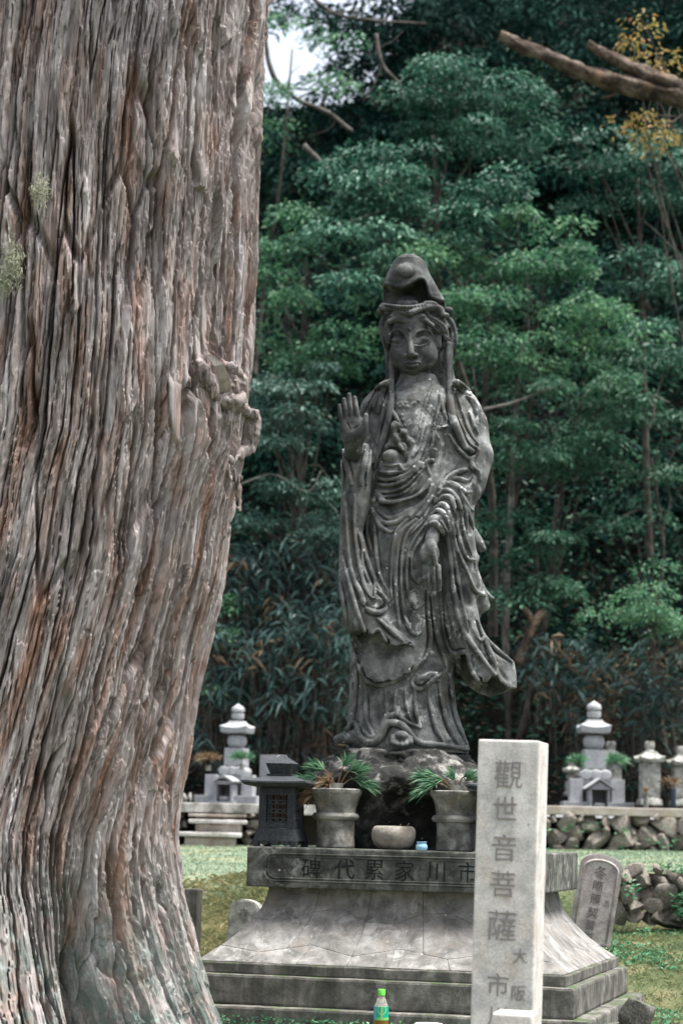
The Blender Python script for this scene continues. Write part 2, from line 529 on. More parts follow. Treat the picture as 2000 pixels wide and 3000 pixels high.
def on_front(g, fm, P2, lift):
    """lift traced photo points onto the sculpture's front surface"""
    Yd = np.full(len(P2), SY - 0.12)
    for it in range(6):
        P = at_many(P2, Yd)
        i = np.clip(((P[:, 0] - g.lo[0]) / g.h).round().astype(int), 0, g.shape[0] - 1)
        k = np.clip(((P[:, 2] - g.lo[2]) / g.h).round().astype(int), 0, g.shape[2] - 1)
        y = fm[i, k]
        Yd = np.where(np.isnan(y), Yd, y)
    # smooth jumps in depth
    if len(Yd) > 4:
        Yp = np.pad(Yd, 2, mode='edge'); Yd = np.median(np.stack([Yp[i:i + len(Yd)] for i in range(5)]), 0)
        Yp = np.pad(Yd, 1, mode='edge'); Yd = (Yp[:-2] + Yp[1:-1] * 2 + Yp[2:]) / 4
    return at_many(P2, Yd - lift)

def hem_cut(g, s, lip, bot, dyl, deep, shell, wall=0.024, up=0.10):
    """open the bottom of a hanging sleeve: everything under the wavy lip goes, and the inside is hollow"""
    X, Y, Z = g.xyz(s); xs = g.ax[0][s[0]]
    o = np.argsort(lip[:, 0]); L = np.interp(xs, lip[o, 0], lip[o, 2]).astype(np.float32)[:, None, None]
    o = np.argsort(bot[:, 0]); B = np.interp(xs, bot[o, 0], bot[o, 2]).astype(np.float32)[:, None, None]
    t = np.clip((Y - (SY + dyl)) / deep, 0, 1)
    plane = L + (np.minimum(B, L) - L) * (t * t * (3 - 2 * t))   # the far edge hangs lower
    below = (plane - Z)                                    # > 0 under the lip
    d = np.maximum(shell, below * 0.85)
    inner = np.maximum(shell + wall, Z - (L + up))
    return np.maximum(d, -inner)

def build_statue():
    G = Grid((at(975, 1400, SY)[0] - .02, SY - .36, zpx(2240)), (at(1520, 2000, SY)[0] + .02, SY + .30, zpx(1085)), 0.0052)
    # ---- torso and robe
    rows = [(1100, 1172, 1275, .075, .08, .0), (1130, 1160, 1290, .085, .10, .0), (1152, 1112, 1348, .105, .13, .0), (1185, 1076, 1384, .13, .15, .0), (1260, 1086, 1399, .155, .16, .0),
            (1340, 1092, 1404, .165, .17, .0), (1450, 1082, 1384, .17, .17, .0), (1550, 1062, 1362, .165, .17, .0), (1700, 1046, 1332, .155, .17, .0), (1850, 1032, 1326, .16, .17, .0),
            (1980, 1024, 1326, .165, .18, .0), (2080, 1020, 1338, .18, .19, .0), (2150, 1014, 1362, .20, .20, .0), (2186, 1012, 1374, .205, .2, .0), (2205, 1016, 1370, .20, .2, .0)]
    s, d = G.loft_d(**sect(rows)); G.union(s, d, 0.0)
    # belly swell
    G.ell(W3(FR0, [(1195, 1395)], -.07)[0], (.13, .11, .13), .06)
    G.ell(W3(FR0, [(1170, 1700)], -.05)[0], (.13, .12, .30), .06)         # thighs under the robe
    # upper arms under the cloak
    G.tube(W3(FR0, [(1355, 1185), (1385, 1250), (1392, 1330)], (0, -.01, -.03)), (.07, .075, .075), .05)
    G.tube(W3(FR0, [(1098, 1190), (1062, 1290), (1045, 1400)], (.02, .0, -.05)), (.06, .065, .06), .05)
    # opening between raised arm and chest
    G.tube(W3(FRH, [(960, 640), (900, 900), (830, 1130), (860, 1300)], -.12), (.006, .012, .022, .008), .01, sub=True, flat=.35)
    # ---- sleeve of the raised arm
    rl = [(1312, 1012, 1080, .05, .06, -.10), (1345, 1004, 1087, .06, .07, -.10), (1400, 1000, 1090, .07, .07, -.10), (1500, 997, 1080, .075, .08, -.09), (1569, 994, 1062, .075, .09, -.10),
          (1671, 992, 1088, .080, .09, -.12), (1735, 991, 1116, .080, .10, -.15), (1770, 996, 1136, .080, .11, -.17), (1806, 1003, 1124, .075, .12, -.18), (1845, 1011, 1150, .075, .13, -.185),
          (1889, 1030, 1205, .075, .14, -.19), (1920, 1050, 1212, .075, .14, -.19), (1950, 1065, 1212, .075, .14, -.19)]
    s, d = G.loft_d(**sect(rl), p=2.2)
    lip = W3(FR2, [(120, 1045), (185, 1050), (235, 1015), (300, 1008), (330, 1030), (380, 1035), (420, 1012), (455, 1050), (500, 1108), (560, 1122), (610, 1104), (662, 1112), (700, 1120)], -.25)
    bot = W3(FR2, [(120, 1046), (190, 1070), (280, 1150), (360, 1205), (450, 1230), (560, 1215), (662, 1172), (700, 1150)], -.10)
    d = hem_cut(G, s, lip, bot, -.225, .13, d, .032, .05)
    # slit fold: the upper lobe ends in a curl above the hem
    G.union(s, d, .012)
    G.carve(*G.tube_d(W3(FR2, [(330, 900), (380, 908), (440, 915), (520, 935)], -.27), (.006, .012, .020, .03), .03), .010)
    # ---- sleeve of the lowered arm
    G.tube(W3(FR0, [(1392, 1340), (1372, 1420), (1325, 1490), (1282, 1545)], (-.05, -.08, -.14, -.19)), (.085, .082, .07, .052), .04)
    rr = [(1440, 1300, 1388, .06, .10, -.10), (1500, 1285, 1384, .075, .10, -.11), (1569, 1287, 1384, .085, .10, -.11), (1650, 1291, 1392, .085, .10, -.11), (1766, 1290, 1390, .08, .11, -.11),
          (1845, 1298, 1404, .08, .12, -.11), (1880, 1306, 1428, .08, .12, -.11), (1910, 1314, 1462, .08, .13, -.11), (1942, 1322, 1500, .085, .13, -.11), (1980, 1328, 1506, .085, .13, -.11), (2045, 1335, 1508, .085, .13, -.11), (2075, 1350, 1505, .085, .13, -.11)]
    s, d = G.loft_d(**sect(rr), p=2.2)
    lip = W3(FR2, [(930, 1150), (960, 1165), (1010, 1160), (1070, 1172), (1092, 1220), (1108, 1290), (1160, 1388), (1230, 1385), (1290, 1318), (1330, 1388), (1400, 1430), (1440, 1425)], -.19)
    bot = W3(FR2, [(930, 1160), (960, 1185), (1000, 1290), (1100, 1420), (1180, 1470), (1250, 1490), (1350, 1470), (1425, 1425)], -.04)
    d = hem_cut(G, s, lip, bot, -.165, .15, d)
    G.union(s, d, .018)
    # flaps on the outer edge
    G.tube(W3(FR5, [(700, 120), (760, 260), (830, 390), (880, 440), (938, 458)], (-.02, -.02, -.02, -.02, -.02)), (.02, .03, .034, .022, .004), .02)
    G.tube(W3(FR5, [(640, 300), (700, 480), (770, 570), (830, 560)], (-.10, -.11, -.12, -.12)), (.03, .035, .03, .012), .02)
    G.tube(W3(FR5, [(650, 480), (740, 700), (810, 860), (840, 880)], (-.08, -.10, -.10, -.10)), (.03, .035, .03, .02), .02)
    G.tube(W3(FR5, [(690, 640), (800, 900), (880, 1050), (910, 1150), (890, 1190)], (-.07, -.08, -.09, -.09, -.08)), (.03, .035, .03, .03, .02), .02)
    G.tube(W3(FR5, [(850, 860), (900, 960), (960, 1030), (1042, 1072)], (-.02, -.02, -.02, -.02)), (.016, .016, .014, .004), .012)
    G.tube(W3(FR5, [(700, 1000), (790, 1180), (820, 1270), (815, 1310)], -.07), (.03, .028, .02, .012), .02)
    G.tube(W3(FR5, [(720, 1110), (660, 1000), (650, 830)], -.185), (.022, .020, .012), .02, sub=True)
    # dark hollows behind the flaps
    G.tube(W3(FR5, [(700, 560), (760, 640), (800, 720)], -.15), (.006, .014, .006), .008, sub=True)
    G.tube(W3(FR5, [(800, 970), (870, 1000), (920, 1010)], -.155), (.006, .012, .006), .008, sub=True)
    G.tube(W3(FR5, [(870, 1840), (960, 1850), (1050, 1830)], -.19), (.006, .014, .008), .015, sub=True)
    # ---- skirts: apron over the under-robe
    ap = [(1480, 1074, 1300, .165, .10, -.01), (1700, 1050, 1290, .180, .10, -.01), (1850, 1036, 1285, .190, .10, -.01), (1930, 1028, 1285, .195, .10, -.01), (2030, 1026, 1285, .195, .1, -.01)]
    s, d = G.loft_d(**sect(ap), p=2.3)
    X, Y, Z = G.xyz(s)
    hem = W3(FR2, [(190, 1060), (230, 1120), (260, 1230), (300, 1330), (360, 1390), (430, 1412), (520, 1390), (600, 1352), (680, 1300), (745, 1225), (790, 1130), (815, 1020), (860, 940)], -.19)
    L = np.interp(G.ax[0][s[0]], hem[:, 0], hem[:, 2]).astype(np.float32)[:, None, None]
    G.union(s, np.maximum(d, (L - Z) * .8), .008)
    G.ell(W3(FR2, [(760, 1375)], -.175)[0], (.040, .03, .028), .012)
    G.ell(W3(FR2, [(830, 1340)], -.165)[0], (.045, .03, .022), .015)
    # ---- feet
    G.tube(W3(FR2, [(300, 1780), (200, 1795), (120, 1812)], (-.06, -.10, -.13)), (.04, .036, .020), .012)
    G.ell(W3(FR2, [(600, 1790)], -.21)[0], (.043, .06, .030), .012)
    for i, (tx, ty, r) in enumerate([(530, 1838, .0125), (562, 1848, .012), (597, 1852, .012), (632, 1846, .0115), (665, 1836, .012)]):
        a = W3(FR2, [(tx, ty - 50), (tx, ty)], (-.235, -.265))
        G.tube(a, (r * .9, r), .004)
    # arch of the hem above the foot
    fm = G.front()
    queue = []
    def fold(fr, pts, r, k=None, lift=None, sub=False, n=5):
        P = on_front(G, fm, catmull(px(fr, pts), n), 0.0)
        t = np.linspace(0, 1, len(P))
        queue.append((P, r * (0.55 + 0.45 * np.sin(np.pi * np.clip(t, .06, .94))), r, sub))
    def flush():
        """every fold first cuts a trench, then its ridge rises in the middle: crisp dark lines on both sides"""
        for P, R, r, sub in queue:
            if not sub: G.tube(P - np.array([0, r * .95, 0]), R * 1.75, r * .25, True)
        for P, R, r, sub in queue:
            if not sub: G.tube(P - np.array([0, r * .42, 0]), R * 1.02, r * .40)
        for P, R, r, sub in queue:
            if sub: G.tube(P - np.array([0, r * .50, 0]), R * 1.4, r * .5, True)
        queue.clear()
    F4, F2, F5, F1 = FR4, FR2, FR5, FR1
    # chest and waist
    for p, r in [([(190, 705), (280, 714), (380, 705)], .009), ([(150, 800), (280, 812), (430, 800)], .012), ([(115, 882), (250, 897), (420, 857), (560, 780), (645, 680)], .013),
                 ([(98, 948), (250, 962), (420, 922), (570, 825), (690, 690)], .013), ([(82, 1040), (250, 1052), (400, 1002), (545, 895), (700, 735)], .012), ([(110, 1090), (280, 1104), (450, 1052), (580, 950), (670, 840)], .010),
                 ([(60, 1170), (100, 1095), (140, 1110), (185, 1185), (300, 1203), (450, 1175), (600, 1118), (700, 1030), (770, 910)], .018),
                 ([(110, 1290), (250, 1380), (420, 1335), (580, 1210)], .011), ([(90, 1330), (170, 1425), (250, 1450), (360, 1425), (500, 1320), (640, 1180)], .012), ([(40, 1270), (90, 1390), (170, 1510), (280, 1566)], .014),
                 ([(300, 1566), (450, 1440), (600, 1290), (720, 1150), (810, 970)], .013), ([(410, 1580), (560, 1430), (700, 1270), (810, 1110)], .012), ([(530, 1590), (650, 1450), (770, 1290), (860, 1120)], .012),
                 ([(700, 0), (645, 180), (590, 330)], .008), ([(840, 0), (755, 250), (690, 480), (610, 650), (520, 760), (440, 780), (390, 700)], .012), ([(760, 0), (690, 260), (640, 470), (560, 600)], .008),
                 ([(890, 60), (830, 290), (800, 480), (740, 650)], .009), ([(1010, 190), (950, 236), (860, 242), (842, 275), (900, 380)], .011), ([(945, 470), (905, 600), (850, 650), (760, 658), (730, 690), (775, 830)], .012),
                 ([(1030, 0), (1080, 150), (1150, 285), (1230, 400), (1300, 475), (1365, 495)], .018), ([(1105, 40), (1180, 220), (1260, 360), (1340, 440)], .011), ([(1195, 40), (1260, 230), (1320, 350), (1390, 440)], .010), ([(1285, 40), (1340, 200), (1390, 300)], .010),
                 ([(1030, 330), (1100, 450), (1200, 560), (1260, 620), (1330, 612)], .011), ([(1390, 520), (1310, 650), (1330, 740), (1400, 800), (1420, 900)], .014),
                 ([(940, 945), (1050, 840), (1180, 782), (1245, 770)], .014), ([(960, 935), (1060, 882), (1160, 882), (1260, 912), (1322, 830)], .011), ([(900, 1005), (980, 950), (1080, 950), (1165, 1005), (1240, 1062), (1312, 1050)], .013),
                 ([(880, 1085), (950, 1022), (1060, 1060), (1140, 1180), (1180, 1350), (1200, 1566)], .013), ([(855, 1180), (950, 1112), (1045, 1130), (1082, 1250), (1094, 1400), (1112, 1566)], .014), ([(835, 1255), (930, 1200), (1005, 1262), (1034, 1400), (1052, 1566)], .012),
                 ([(795, 1335), (880, 1282), (962, 1330), (1000, 1450), (1012, 1580)], .012), ([(735, 1550), (765, 1490), (830, 1455), (900, 1490), (945, 1560), (960, 1620)], .018), ([(1150, 1000), (1220, 1150), (1290, 1262), (1332, 1290)], .011), ([(1240, 1200), (1282, 1350), (1332, 1520)], .010), ([(1180, 1080), (1232, 1300), (1252, 1566)], .010)]:
        fold(F4, p, r)
    # grooves that part the folds
    for p, r in [([(120, 850), (280, 860), (430, 830), (560, 740)], .006), ([(105, 915), (260, 930), (430, 890), (570, 790)], .006), ([(95, 1000), (260, 1010), (420, 960), (560, 850), (650, 760)], .008), ([(110, 1068), (280, 1078), (450, 1025), (580, 920)], .006),
                 ([(150, 1225), (300, 1250), (460, 1215), (620, 1150), (720, 1050)], .014), ([(900, 1060), (960, 1000), (1060, 1010), (1150, 1110)], .006), ([(870, 1150), (955, 1070), (1070, 1100), (1115, 1250), (1130, 1450)], .006), ([(850, 1230), (945, 1160), (1030, 1200), (1060, 1350), (1075, 1540)], .006), ([(810, 1310), (900, 1245), (985, 1300), (1020, 1430)], .006),
                 ([(950, 270), (950, 420), (930, 560), (890, 660), (870, 800)], .016), ([(1000, 420), (1000, 600), (960, 800), (920, 960)], .008), ([(1350, 900), (1350, 1100), (1330, 1250)], .012), ([(820, 1180), (790, 1300), (740, 1420)], .008), ([(1250, 540), (1330, 560)], .012)]:
        fold(F4, p, r, sub=True, lift=.002)
    flush()
    # sash: two rippled ribbons and a knot
    for a, b in (([(310, 190), (332, 270), (352, 350), (392, 430), (440, 490)], .022), ([(350, 165), (415, 255), (470, 335), (540, 420)], .019)):
        Q = catmull(px(F4, a), 6); P = on_front(G, fm, Q, .012)
        G.tube(P, b * (0.75 + .25 * np.sin(np.linspace(0, 15, len(P)))), .006)
    G.tube(on_front(G, fm, catmull(px(F4, [(345, 250), (400, 380), (470, 540)]), 5), .03), .007, .006, sub=True)
    kc = on_front(G, fm, px(F4, [(290, 590), (215, 470), (310, 462), (480, 620)]), .0)
    G.tube(on_front(G, fm, catmull(px(F4, [(160, 620), (200, 540), (290, 520), (380, 560), (440, 640)]), 5), 0.0), .02, .012, sub=True)
    G.ell(kc[0], (.044, .035, .032), .006); G.ell(kc[1], (.02, .02, .022), .008); G.ell(kc[2], (.012, .014, .010), .005)
    for i in range(7):
        a = on_front(G, fm, px(F4, [(420 + i * 8 - 60 * (i % 2), 70 + i * 34)]), .0)[0]
        G.ell(a, (.008, .008, .008), .004)
    for q in [(560, 1225), (585, 1245), (610, 1235), (640, 1245), (590, 1215), (625, 1215), (700, 1220), (720, 1200)]:
        G.ell(on_front(G, fm, px(F1, [q]), .0)[0], (.009, .008, .009), .004)
    # ribbons from the crown, collar edges, hair on the shoulders
    for p, r in [([(521, 1085), (522, 1130), (520, 1200), (500, 1330), (455, 1500), (420, 1600), (395, 1700)], .016), ([(470, 1220), (440, 1380), (410, 1540), (380, 1660)], .012), ([(515, 1250), (560, 1330), (600, 1400)], .010),
                 ([(952, 1105), (956, 1150), (958, 1220), (975, 1330), (1010, 1420), (1060, 1530), (1120, 1575)], .020), ([(830, 1060), (770, 1230), (725, 1400)], .009), ([(905, 1120), (860, 1290), (825, 1420)], .009), ([(880, 1150), (900, 1250), (930, 1340)], .010),
                 ([(975, 1060), (1040, 1090), (1110, 1145)], .011), ([(985, 1045), (1030, 1066), (1095, 1118)], .010), ([(975, 1085), (1040, 1122), (1105, 1158)], .010), ([(975, 1072), (1040, 1106), (1108, 1152)], .008), ([(1080, 1165), (1130, 1210), (1150, 1290)], .012), ([(1000, 1150), (1025, 1210), (1040, 1280)], .008),
                 ([(510, 1045), (450, 1075), (400, 1112)], .010), ([(505, 1066), (450, 1092), (405, 1120)], .008), ([(500, 1082), (450, 1106), (410, 1128)], .007), ([(395, 1130), (350, 1190), (310, 1290)], .014), ([(420, 1130), (385, 1200), (345, 1280), (325, 1330)], .010), ([(500, 1090), (465, 1130), (440, 1200), (420, 1290)], .012), ([(470, 1100), (420, 1170), (385, 1260)], .009)]:
        fold(F1, p, r)
    G.tube(on_front(G, fm, catmull(px(FRH, [(490, 1330), (520, 1480), (540, 1650), (548, 1950)]), 5), .006), np.linspace(.030, .006, 16), .012, sub=True)
    for p, r in [([(300, 1300), (330, 1500), (400, 1750), (440, 1960)], .013), ([(740, 1230), (720, 1450), (660, 1700), (620, 1960)], .016), ([(820, 1300), (800, 1500), (760, 1750), (740, 1960)], .010), ([(270, 1500), (280, 1750), (290, 1960)], .010)]:
        fold(FRH, p, r)
    # ---- long vertical folds of the robe, hem waves
    for p, r in [([(345, 160), (345, 300), (385, 430), (410, 560)], .010), ([(395, 150), (402, 330), (425, 560), (480, 700)], .010), ([(705, 180), (605, 262), (562, 400), (550, 600), (560, 800), (585, 980)], .013), ([(745, 175), (645, 280), (600, 420), (590, 620), (602, 800), (635, 950), (685, 1030), (742, 1010), (762, 930)], .011),
                 ([(770, 220), (690, 330), (642, 450), (632, 620), (652, 760), (702, 842), (762, 800)], .010), ([(770, 290), (705, 380), (668, 470), (672, 580), (712, 650), (752, 632)], .010), ([(640, 180), (560, 270), (530, 420), (520, 640), (520, 900)], .012), ([(395, 640), (400, 760), (395, 870)], .008),
                 ([(810, 760), (830, 900), (860, 1050), (900, 1160), (930, 1280)], .016), ([(800, 560), (790, 760), (800, 900), (810, 1060), (780, 1190), (700, 1290)], .012),
                 ([(230, 1090), (262, 1230), (302, 1332), (362, 1392), (430, 1410), (520, 1388), (600, 1350), (680, 1298), (745, 1222)], .012), ([(705, 1335), (672, 1385), (692, 1425), (745, 1435), (800, 1400), (850, 1352), (930, 1300)], .012),
                 ([(190, 1735), (250, 1690), (300, 1800), (380, 1835), (440, 1795), (485, 1705), (560, 1690), (640, 1742), (720, 1832), (900, 1855), (1085, 1885)], .017), ([(290, 1700), (345, 1785), (400, 1790), (442, 1740), (482, 1650), (560, 1632), (650, 1690), (735, 1725)], .013),
                 ([(480, 1430), (486, 1550), (480, 1650)], .012), ([(552, 1440), (545, 1560), (560, 1640)], .010), ([(690, 1440), (702, 1600), (735, 1720)], .012), ([(785, 1440), (818, 1600), (858, 1750), (910, 1830)], .012), ([(870, 1390), (900, 1560), (950, 1730), (1010, 1840)], .012), ([(330, 1400), (330, 1550), (332, 1660), (380, 1770)], .011), ([(225, 1400), (235, 1500), (250, 1560)], .012), ([(955, 1330), (970, 1500), (1012, 1690), (1080, 1840)], .012), ([(620, 1440), (630, 1560), (660, 1660)], .008), ([(250, 1180), (260, 1340), (250, 1520), (240, 1660)], .010),
                 # sleeve of the raised arm
                 ([(170, 0), (190, 250), (202, 420), (232, 600), (290, 722), (332, 832), (400, 872), (468, 856), (490, 800), (455, 742), (405, 702)], .014), ([(250, 0), (245, 200), (262, 420), (300, 600), (342, 722), (385, 772)], .011), ([(268, 260), (330, 450), (400, 640), (455, 735)], .012), ([(150, 430), (195, 600), (248, 800), (300, 960), (332, 1032)], .013), ([(140, 650), (165, 800), (190, 960)], .010), ([(380, 1030), (430, 1000), (480, 1090), (560, 1125), (660, 1112)], .010), ([(420, 920), (520, 1010), (600, 1080)], .012), ([(300, 380), (310, 520), (350, 640)], .008)]:
        fold(F2, p, r)
    for p, r in [([(585, 420), (575, 620), (580, 800), (605, 960)], .006), ([(618, 440), (610, 620), (625, 780), (670, 940)], .006), ([(540, 420), (536, 640), (540, 900)], .006), ([(655, 470), (650, 620), (680, 770)], .006), ([(370, 250), (385, 400), (410, 560)], .006),
                 ([(790, 620), (800, 800), (815, 960), (840, 1100)], .008), ([(410, 640), (480, 740), (520, 860), (500, 960)], .012), ([(215, 100), (222, 300), (240, 480), (275, 640)], .008), ([(310, 1400), (310, 1560), (320, 1690)], .006), ([(515, 1450), (515, 1600)], .008), ([(745, 1450), (765, 1600), (800, 1760)], .006), ([(835, 1430), (865, 1580), (905, 1740)], .006), ([(925, 1390), (945, 1560), (985, 1720)], .006), ([(400, 1450), (400, 1620), (420, 1700)], .014), ([(720, 1385), (745, 1378), (785, 1365)], .007), ([(320, 830), (380, 800), (430, 790)], .012), ([(600, 1640), (690, 1700)], .004)]:
        fold(F2, p, r, sub=True, lift=.001)
    # sleeve of the lowered arm
    for p, r in [([(480, 0), (540, 250), (592, 500), (682, 700), (795, 955), (920, 1022)], .013), ([(560, 0), (602, 300), (692, 560), (800, 592)], .011), ([(385, 120), (450, 260), (490, 500), (520, 800), (560, 1150), (642, 1450), (722, 1730)], .014), ([(450, 60), (520, 330), (560, 600), (600, 900), (652, 1200), (752, 1500), (862, 1580), (905, 1550)], .012), ([(420, 180), (462, 380), (500, 640)], .009), ([(620, 0), (680, 300), (760, 520)], .009),
                 ([(642, 1452), (742, 1600), (872, 1790), (1040, 2000)], .016), ([(920, 1560), (965, 1680), (1020, 1800), (1062, 1900)], .014), ([(372, 1000), (390, 1300), (440, 1570), (530, 1735), (640, 1725), (712, 1740), (742, 1900), (850, 2090), (960, 2080), (1050, 2010), (1120, 2110), (1210, 2160)], .012), ([(560, 820), (590, 1080), (640, 1300), (700, 1480)], .009), ([(830, 1330), (920, 1540), (1100, 1720), (1255, 1840)], .012)]:
        fold(F5, p, r)
    for p, r in [([(430, 1150), (470, 1380), (520, 1560), (580, 1660)], .011), ([(560, 300), (610, 620), (690, 820), (790, 1000)], .009), ([(540, 640), (575, 900), (620, 1150)], .006), ([(640, 640), (720, 860), (780, 1010)], .008), ([(700, 1350), (790, 1540), (850, 1640)], .010), ([(800, 1700), (870, 1850), (960, 1960)], .010), ([(700, 1580), (790, 1760), (820, 1900), (860, 2000)], .009), ([(1080, 1900), (1140, 2000), (1200, 2080)], .008)]:
        fold(F5, p, r, sub=True, lift=.001)
    flush()
    body = G.mesh('robed_body')

    # ================= hands
    H = Grid((at(985, 1300, SY)[0], SY - .36, zpx(1430)), (at(1092, 1300, SY)[0] + .01, SY - .06, zpx(1140)), 0.0030)
    def hp(pts, dy): return W3(FRH, pts, dy)
    H.ell(hp([(490, 900)], -.205)[0], (.066, .022, .070), .01)
    H.ell(hp([(470, 760)], -.210)[0], (.056, .018, .03), .015)
    H.ell(hp([(655, 930)], -.222)[0], (.030, .022, .046), .018)
    H.ell(hp([(340, 950)], -.215)[0], (.026, .018, .05), .018)
    H.tube(hp([(490, 1060), (490, 1180), (490, 1330), (480, 1520)], (-.19, -.175, -.15, -.10)), (.050, .046, .044, .040), .03)
    for p, r in [([(262, 740), (240, 590), (228, 445)], .0105), ([(350, 700), (335, 520), (312, 332)], .0120), ([(450, 690), (430, 480), (406, 240)], .0122), ([(565, 690), (540, 480), (512, 298)], .0118)]:
        H.tube(hp(p, (-.212, -.220, -.215)), (r * 1.1, r * 1.04, r * .92), .003)
    H.tube(hp([(690, 900), (715, 760), (728, 635)], (-.225, -.232, -.232)), (.018, .0145, .012), .006)
    for p in ([(255, 775), (400, 715), (620, 690)], [(350, 760), (410, 860), (440, 940), (520, 1040)], [(360, 1010), (450, 940), (560, 850), (640, 820)], [(560, 960), (600, 880), (650, 850)]):
        H.tube(hp(catmull(p, 4), -.232), .0034, .003, sub=True)
    for p in ([(240, 650), (300, 640)], [(330, 575), (390, 575)], [(410, 545), (480, 535)], [(520, 560), (590, 550)]):
        H.tube(hp(p, -.233), .003, .003, sub=True)
    hand1 = H.mesh('raised_hand')
    H = Grid((at(1220, 1650, SY)[0], SY - .40, zpx(1770)), (at(1300, 1650, SY)[0] + .01, SY - .10, zpx(1520)), 0.0030)
    def hq(pts, dy): return W3(FR5, pts, dy)
    H.tube(hq([(310, 120), (290, 230), (270, 340)], (-.20, -.215, -.235)), (.036, .033, .034), .02)
    H.ell(hq([(240, 520)], -.245)[0], (.047, .024, .062), .02)
    H.ell(hq([(265, 440)], -.265)[0], (.026, .02, .038), .015)
    H.tube(hq([(275, 470), (305, 560), (322, 650)], (-.268, -.276, -.27)), (.018, .0125, .0105), .006)
    for p, r in [([(162, 670), (172, 800), (186, 930)], .0098), ([(218, 690), (224, 830), (232, 975)], .0108), ([(280, 690), (288, 850), (297, 1012)], .0112), ([(352, 670), (358, 820), (364, 955)], .0108)]:
        H.tube(hq(p, (-.245, -.25, -.238)), (r * 1.1, r, r * .9), .003)
    H.tube(hq([(120, 515), (180, 555), (240, 590)], -.270), .0032, .003, sub=True)
    H.tube(hq([(150, 640), (230, 655), (300, 640)], -.268), .0032, .003, sub=True)
    hand2 = H.mesh('lowered_hand')
    return body, hand1, hand2

